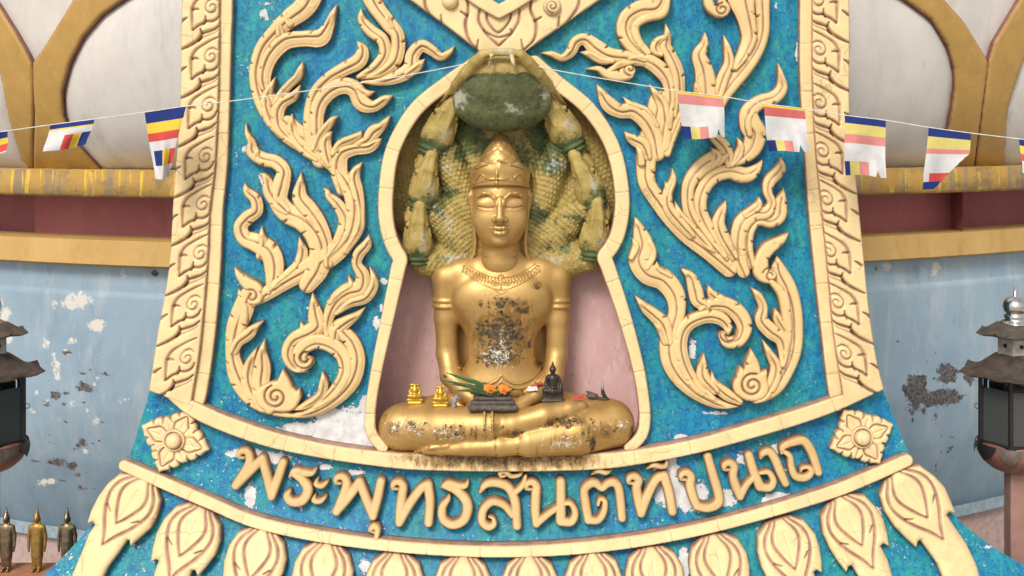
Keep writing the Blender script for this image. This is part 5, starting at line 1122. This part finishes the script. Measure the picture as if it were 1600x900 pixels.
gz = np.clip((mvv - 112) / 12, 0, 1) * np.clip(1.0 - (np.abs(mu - 785) - (mvv - 88) * .95 - 8) / 14, 0, 1) * np.clip(1.35 - (np.abs(mu - 785) / 74) ** 3 * .7, 0, 1)  # throat coloured a darker green between the lips
mhd = link_mesh('head', HW(mV), mF, M_hood, naga, NLOC, True, None, {'green': np.clip(gz, 0, 1.0), 'dark_tone': np.clip(gz, 0, 1), 'white': blobs(mu, mvv, [(722, 155, 22, 24, .7), (800, 170, 34, 22, .55), (850, 150, 20, 24, .6), (795, 90, 16, 5, .7), (845, 140, 20, 14, .5), (785, 84, 30, 6, .8)])})
M_fang = simple('ivory_paint', (.66, .47, .26), .5)
for s_ in (-1, 1): tube('fang', HW([(2 + s_ * 15, -106, mz(88)), (2 + s_ * 16, -110, mz(98)), (2 + s_ * 20, -108, mz(109))]), [4.2 * kk, 3.2 * kk, .8 * kk], M_fang, mhd, NLOC)

# ------------------------------------------------------------------ small things on the statue's lap
bpy.context.view_layer.update()
wb = BVHTree.FromPolygons([tuple(map(float, p)) for p in sw(bV)], bF)
CAM = Vector((0, -D, ZC))
def rest(u, v, back=.012):
    """where something standing at photo pixel (u,v) rests on the statue"""
    t = Vector(at(u, v, 0)); hit = wb.ray_cast(CAM, (t - CAM).normalized())
    p = hit[0] if hit[0] else t
    d = wb.ray_cast(Vector((p.x, p.y + back, p.z + .15)), Vector((0, 0, -1)))
    z = d[0].z if d[0] and abs(d[0].z - p.z) < .06 else p.z
    return Vector((p.x, p.y + back, z - .002))
M_brass = simple('bright_brass', (.56, .33, .045), .38, .7, .2, 60)
M_bronze = simple('dark_bronze', (.055, .045, .035), .38, .55, .4, 60)
M_dark = simple('sooty_resin', (.10, .08, .065), .7, 0, .6, 60, .5)
M_leaf = simple('blade_green', (.035, .09, .02), .5, 0, .4, 40)
M_orange = simple('marigold', (.80, .26, .02), .6, 0, .35, 90)
M_ash = simple('ash_grey', (.26, .25, .25), .6, .1, .4, 50)
M_red = simple('red_paper', (.45, .05, .05), .7); M_paper = simple('white_paper', (.62, .58, .54), .8)
def solid_obj(name, sol, mat, org, k, parent=None, loc=None, rz=0.):
    V, F = sol.mesh(); c_, s_ = math.cos(rz), math.sin(rz)
    V = np.stack([V[:, 0] * c_ - V[:, 1] * s_, V[:, 0] * s_ + V[:, 1] * c_, V[:, 2]], 1)
    return link_mesh(name, np.array(org) + k * V, F, mat, parent, loc if loc is not None else tuple(org), True)
PX = S
# two little gilt figures, heads lost, on stepped seats
for (u, v, hgt, lab, br_) in ((648, 634, 33, 'small bright gold figurine standing leftmost on the knee of the statue', 0), (688, 638, 33, 'small bright gold figurine beside the leaves, nearer the lap of the statue', 1)):
    p = rest(u, v); t = thing('figurine', lab, 'figurine', p, 'gold figurines on the lap')
    s = Solid((-17, -13, -1), (17, 13, 40), .8)
    s.cap([(-9, 0, 2, 3), (9, 0, 2, 3)], 1); s.cap([(-11, 0, 7, 2.4), (11, 0, 7, 2.4)], 1.); s.cap([(-8, 0, 11, 2.4), (8, 0, 11, 2.4)], 1.)
    solid_obj('seat', s, M_brass, p, PX, t, tuple(p))
    s = Solid((-17, -13, 6), (17, 13, 42), .7)
    s.cap([(-9, -3, 14, 3), (0, -5, 14, 3.4), (9, -3, 14, 3)], 2.); s.cap([(0, 0, 14, 5), (0, 0, 22, 5.5), (0, 0, 26, 4)], 2.); s.cap([(0, 0, 27, 3), (0, 0, 30, 3)], 1.)
    for q_ in (-1, 1): s.cap([(q_ * 5, 0, 26, 2.4), (q_ * 8.5, -1, 20, 2), (q_ * 5, -4, 15, 1.8)], 1.); s.cap([(q_ * 6.5, 0, 30.5 + br_, 1.5), (0, 0, 31, 1.7)], 1.)
    solid_obj('body', s, M_brass, p, PX, t, tuple(p))
# dark seated figurine on a lotus seat
p = rest(864, 630, .02); PX = S * 1.12; t = thing('figurine', 'dark bronze seated figurine on a round seat beside the right forearm of the statue', 'figurine', p)
s = Solid((-24, -18, -2), (24, 18, 60), .8)
s.cap([(-13, 0, 2.5, 4), (13, 0, 2.5, 4)], 1., ys=.8); s.cap([(-11, 0, 8, 2.6), (11, 0, 8, 2.6)], 1.5, ys=.8); s.cap([(-12, 0, 12, 2.8), (12, 0, 12, 2.8)], 1.5, ys=.8)
solid_obj('seat', s, M_bronze, p, PX, t, tuple(p))
s = Solid((-24, -18, 10), (24, 18, 66), .7)
s.cap([(-11, -2, 17, 4), (0, -6, 17, 4), (11, -2, 17, 4)], 2); s.cap([(0, 1, 17, 6), (0, 1, 27, 6), (0, 1, 33, 7)], 3); s.cap([(-6, 1, 35, 3.4), (6, 1, 35, 3.4)], 2)
s.cap([(0, 1, 38, 2.6), (0, 1, 42, 2.6)], 1); s.ell((0, 0, 45.5), (4.6, 4.8, 5.6), 1.5); s.cap([(0, 1, 50, 2.6), (0, 1, 53, 1.6), (0, 1, 57, .5)], 1.)
s.cap([(-8, 1, 34, 2.4), (-10, 0, 25, 2.1), (-5, -6, 20, 1.8)], 1.); s.cap([(8, 1, 34, 2.4), (11, 0, 25, 2.1), (10, -5, 18, 1.7)], 1.)
solid_obj('body', s, M_bronze, p, PX, t, tuple(p))
PX = S
# small broken statuette on the right knee
p = rest(943, 627); t = tag(None or bpy.data.objects.new('figurine', None), 'small grey and silver broken statuette at the far right of the lap', 'figurine'); C.objects.link(t); t.location = p
s = Solid((-16, -10, -2), (14, 10, 34), .7); s.cap([(-6, 0, 2, 3), (7, 0, 1, 3)], 1.); s.cap([(4, 0, 3, 2.4), (0, 0, 10, 3), (-1, 0, 16, 2.6)], 1.); s.cap([(1, 0, 9, 2), (6, 0, 4, 1.6)], 1.); solid_obj('body', s, M_bronze, p, PX, t, tuple(p))
s = Solid((-12, -10, 12), (12, 10, 34), .7); s.cap([(-1, 0, 17, 2.4), (-1.5, 0, 22, 2.6), (-1, 0, 28, 1.0)], 1.); solid_obj('head', s, M_ash, p, PX, t, tuple(p))
p = rest(926, 626); s = Solid((-14, -10, -2), (14, 10, 18), .8); s.ell((0, 0, 5), (9, 7, 5), 0); s.cap([(-3, 0, 9, 3), (-9, -1, 12, 1.4)], 1.)
tag(solid_obj('pebble', s, M_dark, p, PX), 'dark lump with a pale tip left of the broken grey statuette', 'offering')
# dark stepped plinth, leaves and marigolds
p = rest(770, 643, .02); t = thing('plinth', 'dark broken stepped plinth lying in the middle of the lap under the orange flowers', 'plinth', p)
s = Solid((-44, -16, -3), (48, 16, 40), 1.)
def boxy(s, c, r, k=1.): s.ell(c, r, k)
for (z, wx, r_) in ((2, 33, 5.5), (10, 30, 4), (17, 26, 4.5)): s.cap([(-wx, 0, z, r_), (wx, 0, z, r_)], .8, ys=.6)
solid_obj('base', s, M_dark, p, PX, t, tuple(p))
s = Solid((-44, -16, 14), (40, 16, 40), 1.)
for k_ in range(9): s.ell((-26 + 6 * k_ + rng.uniform(-2, 2), rng.uniform(-4, 4), 23 + rng.uniform(-1, 4)), (5 + rng.uniform(0, 3), 5, 3 + rng.uniform(0, 2)), 1.5)
solid_obj('broken_top', s, M_dark, p, PX, t, tuple(p))
p = rest(712, 638); s = Solid((-14, -10, -3), (12, 10, 26), .8); s.cap([(-3, 0, 2, 4), (-2, 0, 10, 4), (1, 0, 17, 3)], 2); s.cap([(1, 0, 17, 3), (6, -2, 14, 1.6)], 1.)
tag(solid_obj('statuette', s, M_ash, p, PX), 'small grey animal statuette between the gold figurine and the dark plinth', 'figurine')
ctr = rest(770, 643, .02)
def blade(path, wid, parent, loc):
    P = spline([(x, z, y) for (x, y, z) in path], 3.); V = []; F = []
    for i, (x, z, y) in enumerate(P):
        t_ = i / (len(P) - 1); q_ = wid * math.sin(math.pi * min(1, .12 + t_ * .86)) ** .8
        V += [ctr + Vector((x, y, z - q_)) * PX, ctr + Vector((x, y - 1.2, z)) * PX, ctr + Vector((x, y, z + q_)) * PX]
    for i in range(len(P) - 1): F += [[3 * i, 3 * i + 3, 3 * i + 4, 3 * i + 1], [3 * i + 1, 3 * i + 4, 3 * i + 5, 3 * i + 2]]
    return link_mesh('blade', [tuple(v) for v in V], F, M_leaf, parent, loc)
t = thing('leaf_spray', 'spray of long dark green leaves lying over the plinth towards the left arm', 'leaves', ctr)
for (x0, z0, x1, z1, w_) in ((6, 26, -72, 56, 3.4), (4, 24, -64, 40, 3.2), (2, 28, -46, 50, 2.6), (0, 22, -58, 30, 2.6), (8, 24, 34, 30, 2.6), (-4, 24, -80, 46, 2.4), (10, 26, -20, 42, 3)):
    blade([(x0, -9, z0), ((x0 + x1) / 2, -12 + rng.uniform(-3, 3), (z0 + z1) / 2 + 4), (x1, -6 + rng.uniform(-4, 4), z1)], w_, t, tuple(ctr))
for (dx, dz, lab) in ((-4, 34, 'orange marigold lying left on the dark plinth'), (17, 33, 'orange marigold lying right on the dark plinth')):
    c_ = ctr + Vector((dx * PX, -.03, dz * PX)); V = []; F = []
    for ringi, (rr, npt, lift) in enumerate(((11, 13, 1), (8, 10, 3.5), (5, 8, 5.5))):
        for i in range(npt):
            a = 2 * math.pi * i / npt + ringi * .3; ex = Vector((math.cos(a), 0, math.sin(a) * .72)); sd2 = Vector((-math.sin(a), 0, math.cos(a) * .72))
            L_ = rr * rng.uniform(.8, 1.2); n_ = len(V); o_ = Vector((0, -lift, 0))
            for (l_, s__, y_) in ((.1, -.10, 0), (.6, -.24, -1), (1, 0, 1.5), (.6, .24, -1), (.1, .10, 0)): V.append(c_ + (ex * l_ * L_ + sd2 * s__ * L_ * 1.2 + o_ + Vector((0, y_, 0))) * PX)
            F.append([n_ + j for j in range(5)])
    fl = thing('flower', lab, 'flower', c_ - Vector((0, 0, .03))); loc = tuple(c_ - Vector((0, 0, .03)))
    link_mesh('petals', [tuple(v) for v in V], F, M_orange, fl, loc)
    s = Solid((-7, -7, -7), (7, 7, 7), .8); s.ell((0, -4, 0), (4, 3, 3.4), 0); solid_obj('centre', s, simple('marigold_heart', (.5, .12, .01), .7), c_, PX, fl, loc)
# scraps
for (u, v, m_, lab) in ((832, 632, M_paper, 'crumpled white paper scrap in front of the dark bronze figurine'), (842, 629, M_red, 'small red paper scrap left of the dark bronze figurine'), (742, 642, M_paper, 'pale flat chip at the left end of the dark plinth'), (905, 630, M_red, 'brown red scrap between the bronze figurine and the dark lump')):
    p = rest(u, v); V = []; F = []
    for j in range(4):
        for i in range(5): V.append(p + Vector(((i - 2) * 4 + rng.uniform(-1, 1), (j - 1.5) * 2.5, 3 + rng.uniform(0, 4) + j)) * PX)
    for j in range(3):
        for i in range(4): F.append([j * 5 + i, j * 5 + i + 1, j * 5 + i + 6, j * 5 + i + 5])
    tag(link_mesh('paper_scrap', [tuple(v_) for v_ in V], F, m_, None, tuple(p), False), lab, 'scrap')

# ------------------------------------------------------------------ bunting
YF = -.10
def fp(u, v, dy=0.): return at(u, v, YF + dy)
M_string = simple('white_string', (.66, .63, .58), .8)
lineL = [(-60, 214), (0, 206), (80, 195), (148, 186), (228, 175), (290, 166), (360, 158), (420, 150), (480, 142), (560, 130), (650, 115), (742, 97)]
lineR = [(832, 102), (880, 112), (960, 126), (1058, 142), (1130, 151), (1194, 162), (1257, 170), (1320, 180), (1384, 188), (1451, 199), (1517, 208), (1592, 217), (1660, 226)]
for ln, lab in ((lineL, 'thin pale bunting string slanting up from the left to the serpent mouth'), (lineR, 'thin pale bunting string slanting down from the serpent mouth to the right')):
    P = spline(ln, 8); c_ = fp(*P[len(P) // 2])
    o = tube('bunting_string', [fp(u, v) for u, v in P], .0019, M_string, None, c_, 6); tag(o, lab, 'string')
def cloth(name, col, tr=.25):
    n = Nt(name); d = tuple(x * .85 for x in col); c = n.mix(n.ramp(n.noise(30, 4), .3, .7), d, col)
    n.put(n.p.inputs['Base Color'], c); n.p.inputs['Roughness'].default_value = .8; n.p.inputs['Specular IOR Level'].default_value = .15
    n.bump(n.noise(500, 2), .1, .001); return n.m
FC = {'b': cloth('flag_blue', (.018, .035, .17)), 'y': cloth('flag_yellow', (.70, .50, .06)), 'r': cloth('flag_red', (.55, .07, .06)), 'w': cloth('flag_white', (.58, .575, .57)), 'f': cloth('flag_faded_red', (.50, .12, .11)), 'p': cloth('flag_pink', (.58, .22, .20)), 'l': cloth('flag_pale_yellow', (.58, .50, .16))}
keys = list(FC); mats = [FC[k] for k in keys]
def flag(q, rows, lab, rip=.02, seed=0, cut=None):
    """q: four corners TL TR BR BL; rows: (end fraction, colour or list of (end fraction, colour))"""
    nu, nv = 48, 72; r_ = np.random.default_rng(seed); ph = r_.uniform(0, 6, 4); V = []; F = []; FM = []
    (x0, y0), (x1, y1), (x2, y2), (x3, y3) = q
    for j in range(nv + 1):
        b_ = j / nv
        for i in range(nu + 1):
            a_ = i / nu; u = (x0 * (1 - a_) + x1 * a_) * (1 - b_) + (x3 * (1 - a_) + x2 * a_) * b_; v = (y0 * (1 - a_) + y1 * a_) * (1 - b_) + (y3 * (1 - a_) + y2 * a_) * b_
            u += b_ * 1.5 * math.sin(5 * b_ + ph[3]); v += b_ * b_ * 1.2 * math.sin(6 * a_ + ph[2])
            dy = rip * b_ * (math.sin(5 * a_ + 2.5 * b_ + ph[0]) + .5 * math.sin(11 * a_ - 3 * b_ + ph[1])) - .012 * b_
            V.append(fp(u, v, dy))
    for j in range(nv):
        b_ = (j + .5) / nv
        for i in range(nu):
            a_ = (i + .5) / nu
            if cut and cut(a_, b_): continue
            for (e, c_) in rows:
                if b_ <= e: break
            if not isinstance(c_, str):
                for (e2, c2) in c_:
                    if a_ <= e2: break
                c_ = c2
            F.append([j * (nu + 1) + i, (j + 1) * (nu + 1) + i, (j + 1) * (nu + 1) + i + 1, j * (nu + 1) + i + 1]); FM.append(keys.index(c_))
    o = link_mesh('flag', V, F, mats, None, fp(*[(q[0][k] + q[1][k]) / 2 for k in (0, 1)]), True, FM); tag(o, lab, 'flag', 'striped flags hanging on the bunting strings')
slit = lambda a0, b0: (lambda a_, b_: abs(a_ - a0) < .03 * (b_ - b0) / (1 - b0) * 2 and b_ > b0)
flag([(-52, 213), (12, 205), (11, 236), (-40, 262)], [(.3, 'b'), (.58, 'y'), (.95, 'r'), (1, 'w')], 'blue, yellow and red flag cut off by the left edge of the photo', seed=1)
flag([(79, 195), (148, 186), (135, 227), (68, 238)], [(.18, 'b'), (.24, 'y'), (.46, 'w'), (1, [(.40, 'w'), (.60, 'r'), (.80, 'y'), (1, 'b')])], 'folded flag showing white with red, yellow and blue bars, second from the left', seed=2)
flag([(226, 176), (291, 166), (262, 277), (242, 281)], [(.17, 'b'), (.32, 'y'), (.45, 'r'), (.58, 'w'), (.80, [(.12, 'w'), (.48, 'b'), (.78, 'y'), (1, 'r')]), (1, 'w')], 'long twisted flag overlapping the left carved border', seed=3, cut=slit(.6, .86))
flag([(1057, 142), (1130, 151), (1134, 215), (1069, 217)], [(.05, 'y'), (.26, 'p'), (.74, 'w'), (1, [(.20, 'b'), (.42, 'l'), (.62, 'p'), (1, 'w')])], 'turned red and white flag over the right flame scroll, nearer the niche', seed=4, cut=slit(.86, .8))
flag([(1193, 162), (1257, 170), (1265, 236), (1201, 237)], [(.05, 'y'), (.25, 'f'), (.76, 'w'), (1, [(.20, 'b'), (.42, 'l'), (.62, 'p'), (1, 'w')])], 'turned red and white flag hanging beside the right carved border', seed=5, cut=slit(.8, .84))
flag([(1320, 180), (1384, 188), (1384, 277), (1320, 273)], [(.13, 'b'), (.31, 'l'), (.46, 'p'), (.77, 'w'), (1, [(.13, 'b'), (.36, 'l'), (.58, 'p'), (1, 'w')])], 'square striped flag half over the right carved border', seed=6, cut=slit(.8, .88))
flag([(1451, 199), (1517, 208), (1513, 288), (1442, 298)], [(.14, 'b'), (.33, 'l'), (.42, 'p'), (.74, 'w'), (.87, [(.12, 'w'), (1, 'r')]), (1, 'b')], 'tapering flag with a blue tip hanging before the white dome, right side', seed=7, cut=lambda a_, b_: a_ > 1 - (b_ - .40) * 1.25)
flag([(1592, 217), (1656, 226), (1650, 300), (1598, 268)], [(.2, 'b'), (.45, 'y'), (.65, 'r'), (1, 'w')], 'striped flag cut off by the right edge of the photo', seed=8)

# ------------------------------------------------------------------ lanterns on posts
M_tin = simple('grey_brown_tin', (.115, .09, .072), .5, .45, .5, 25); M_tin_d = simple('dark_iron', (.018, .016, .016), .5, .3, .4, 25)
M_chrome = simple('polished_steel', (.62, .60, .58), .18, 1., .2, 20); M_copper = simple('copper_bowl', (.28, .125, .09), .38, .35, .4, 14)
M_postp = simple('pink_brown_post', (.30, .165, .13), .7, 0, .2, 12); M_pale = simple('pale_tin', (.42, .38, .33), .5, .3, .4, 30)
gmx = Nt('smoked_glass'); gmx.done((.055, .058, .056), .22, 0, .5); M_glass = gmx.m
def hexr(a): return math.cos(R(30)) / math.cos((a % R(60)) - R(30))
YL = .22; kl = S * (D + YL) / D
def lantern(cu, label):
    o0 = np.array(at(cu, 735, YL)); base = (float(o0[0]), float(o0[1]), 0.); t = thing('lantern', label, 'lantern', base)
    W = lambda P: o0 + kl * np.asarray(P, float)
    zz = lambda v: 735 - v
    def lat(name, prof, mat, n=24, f=None, par=t, sm=True, ph=0.): return lathe(name, [(r * kl, zz(v) * kl) for r, v in prof], tuple(o0), mat, par, base, n, f, ph, sm)
    lat('finial', [(2, 447), (2.5, 462), (4, 464), (12, 466), (17, 472), (18.5, 479), (16, 487), (12, 490), (16, 492), (17, 495), (14, 498), (20, 502), (26, 506), (24, 509)], M_chrome)
    def roof(name, v0, prof, lift, par):
        n_ = 48; V = []; F = []
        for off in (0, 2.2):
            for k, (r, v) in enumerate(prof):
                e = (k / (len(prof) - 1)) ** 2
                for i in range(n_):
                    a = 2 * math.pi * i / n_; c_ = abs(((a + R(30)) % R(60)) - R(30)) / R(30)
                    q_ = r * (1 - .13 * e * c_ ** .8) * (1 - .05 * c_); V.append((q_ * math.cos(a), q_ * math.sin(a), zz(v + off) + lift * e * (1 - c_) ** 3 - 2.5 * e * math.cos(c_ * math.pi)))
        m_ = len(prof)
        for s0 in (0, m_ * n_):
            for k in range(m_ - 1):
                for i in range(n_): F.append([s0 + k * n_ + i, s0 + k * n_ + (i + 1) % n_, s0 + (k + 1) * n_ + (i + 1) % n_, s0 + (k + 1) * n_ + i])
        for i in range(n_): F.append([(m_ - 1) * n_ + i, (m_ - 1) * n_ + (i + 1) % n_, (2 * m_ - 1) * n_ + (i + 1) % n_, (2 * m_ - 1) * n_ + i])
        return link_mesh(name, W(V), F, M_tin, par, base, True)
    roof('upper_roof', 505, [(18, 503), (30, 506), (42, 513), (52, 519), (58, 521), (61, 520)], 5, t)
    box_ = lat('upper_box', [(27, 505), (27, 556)], M_pale, 6, None, t, False, 0)
    for k in range(6):
        a = R(30 + 60 * k); n_ = np.array([math.cos(a), math.sin(a), 0]); tx = np.array([-n_[1], n_[0], 0])
        for (v, r) in ((520, 5.2), (538, 3.4)):
            V = [n_ * (23.5 + d_) + tx * r * math.cos(b_) + np.array([0, 0, zz(v) + r * math.sin(b_)]) for d_ in (-1, .5) for b_ in np.linspace(0, 2 * math.pi, 14, endpoint=False)]
            link_mesh('vent', W(V), [list(range(14, 28))] + [[i, (i + 1) % 14, 14 + (i + 1) % 14, 14 + i] for i in range(14)], M_tin_d, box_, base, False)
    roof('lower_roof', 556, [(24, 551), (34, 556), (48, 566), (62, 576), (74, 581), (84, 583), (88, 582)], 7, t)
    for k in range(6):
        a = R(60 * k); x, y = 54 * math.cos(a), 54 * math.sin(a)
        V = [(x + i * 2.6, y + j * 2.6, zz(v)) for v in (580, 692) for i, j in ((-1, -1), (1, -1), (1, 1), (-1, 1))]
        link_mesh('corner_post', W(V), [[0, 3, 2, 1], [4, 5, 6, 7]] + [[i, (i + 1) % 4, 4 + (i + 1) % 4, 4 + i] for i in range(4)], M_tin_d, t, base, False)
        a1 = R(60 * k + 60); p0 = np.array([51 * math.cos(a), 51 * math.sin(a)]); p1 = np.array([51 * math.cos(a1), 51 * math.sin(a1)])
        q0 = p0 + (p1 - p0) * .06; q1 = p0 + (p1 - p0) * .94; nn = (p0 + p1) / np.linalg.norm(p0 + p1) * 1.2
        V = [(*(q + s_ * nn), zz(v)) for s_ in (-1, 1) for v in (604, 690) for q in (q0, q1)]
        link_mesh('pane', W(V), [[0, 1, 3, 2], [4, 6, 7, 5], [0, 2, 6, 4], [1, 5, 7, 3], [2, 3, 7, 6], [0, 4, 5, 1]], M_glass, t, base, False)
    lat('tray', [(20, 686), (57, 686), (58, 692), (50, 694)], M_tin_d, 6, None, t, False)
    lat('oil_can', [(2, 600), (15, 602), (17, 610), (17, 688)], M_tin, 20)
    lat('bowl', [(50, 688), (54, 690), (57, 698), (55, 708), (48, 720), (36, 730), (20, 737), (8, 739)], M_copper, 36)
    n_ = 9
    for k in range(n_):
        a0 = 2 * math.pi * k / n_; V = []; F = []
        for j in range(6):
            tt = j / 5; w_ = (1 - tt ** 1.8) * math.pi / n_ * .96
            for i in (-1, -.5, 0, .5, 1): rr = 57.6 + 2.4 * math.sin(tt * 2.6); V.append((rr * math.cos(a0 + w_ * i), rr * math.sin(a0 + w_ * i), zz(690 + 24 * tt)))
        for j in range(5):
            for i in range(4): F.append([j * 5 + i, j * 5 + i + 1, (j + 1) * 5 + i + 1, (j + 1) * 5 + i])
        link_mesh('petal', W(V), F, M_tin_d if k % 2 else M_tin, t, base, True)
    V = [(x, y, z) for z in (-(base[2] + o0[2]) / kl, 1) for x, y in ((-12, -12), (12, -12), (12, 12), (-12, 12))]
    link_mesh('post', W(V), [[0, 3, 2, 1], [4, 5, 6, 7]] + [[i, (i + 1) % 4, 4 + (i + 1) % 4, 4 + i] for i in range(4)], M_postp, t, base, False)
    s_ = 1 if cu < 800 else -1
    ex = W([(s_ * (57 + 4) + 4 * math.cos(a), -4, zz(633) + 4 * math.sin(a)) for a in np.linspace(0, 2 * math.pi, 16, endpoint=False)])
    tube('ring', ex, .0016, M_tin_d, t, base, 6, True)
lantern(1586, 'two tiered tin lantern on a pink post, right side, with shiny round finial in view')
lantern(-17, 'two tiered tin lantern cut off by the left edge, only eaves and bowl in view')

# ------------------------------------------------------------------ standing figures on a low shelf, lower left
YS = .16; ks = S * (D + YS) / D
M_sil = simple('tarnished_silver_gilt', (.25, .19, .12), .28, .85, .4, 50); M_og = simple('old_gold_figure', (.36, .215, .06), .4, .7, .35, 50)
sc0 = np.array(at(20, 892, YS)); V = [tuple(sc0 + ks * np.array(p)) for p in [(-160, -30, 0), (150, -30, 0), (150, 34, 0), (-160, 34, 0), (-160, -30, -14), (150, -30, -14), (150, 34, -14), (-160, 34, -14)]]
M_shelf = simple('orange_cloth', (.36, .15, .075), .8)
shf = thing('shelf', 'orange red shelf carrying the three standing figures at lower left', 'shelf', (float(sc0[0]), float(sc0[1]), 0))
sl = (float(sc0[0]), float(sc0[1]), 0)
link_mesh('top', V, [[0, 1, 2, 3], [4, 7, 6, 5], [0, 4, 5, 1], [1, 5, 6, 2], [2, 6, 7, 3], [3, 7, 4, 0]], M_shelf, shf, sl, False)
for x in (-120, 120):
    V = [tuple(sc0 + ks * np.array((x + i * 8, j * 8, 0)) - np.array([0, 0, .037 if top_ else sc0[2]])) for top_ in (1, 0) for i, j in ((-1, -1), (1, -1), (1, 1), (-1, 1))]
    link_mesh('leg', V, [[0, 1, 2, 3], [4, 7, 6, 5]] + [[i, 4 + i, 4 + (i + 1) % 4, (i + 1) % 4] for i in range(4)], M_shelf, shf, sl, False)
f = Solid((-24, -16, -1), (24, 16, 104), .8)
f.cap([(-5, 0, 6, 5), (-4.5, 0, 24, 6), (-4, 0, 46, 8)], 3); f.cap([(5, 0, 6, 5), (4.5, 0, 24, 6), (4, 0, 46, 8)], 3)
f.ell((0, 1, 34), (11.5, 7, 26), 5); f.ell((0, 0, 60), (13, 8, 16), 6); f.cap([(-11, 0, 68, 5), (11, 0, 68, 5)], 4)
f.cap([(0, 0, 70, 4), (0, 0, 78, 3.6)], 2); f.ell((0, -1, 82.5), (6.4, 7, 7.6), 1.5); f.cap([(0, 0, 89, 4), (0, 0, 92.5, 3)], 2); f.cap([(0, 0, 94, 2), (0, 0, 101, .6)], 1)
for s_ in (-1, 1):
    f.cap([(s_ * 14, 0, 68, 4), (s_ * 17.5, 1, 54, 3.4), (s_ * 17, -1, 40, 2.8), (s_ * 16.5, -2, 32, 2.2)], 1.5); f.cap([(s_ * 5, 0, 4, 3.6), (s_ * 6, -8, 2.4, 2.6)], 1.5); f.cap([(s_ * 6, 0, 82, 1.6), (s_ * 6.2, 0, 74, 1.2)], .8)
f.cap([(0, -7.5, 83, 1.6), (0, -8.5, 80.5, 1.4)], 1.)
fV, fF = f.mesh()
for (u, m_, lab) in ((10, M_sil, 'dark silvery standing figure leftmost on the orange shelf'), (58, M_og, 'dull gold standing figure, middle one on the orange shelf'), (105, M_sil, 'silvery standing figure on the shelf, half hidden by the blue panel edge')):
    p = np.array(at(u, 892, YS)); o = link_mesh('standing_figure', p + ks * fV * [.74, .85, 1], fF, m_, None, tuple(float(x) for x in p), True); tag(o, lab, 'figurine', 'standing figures on the shelf')
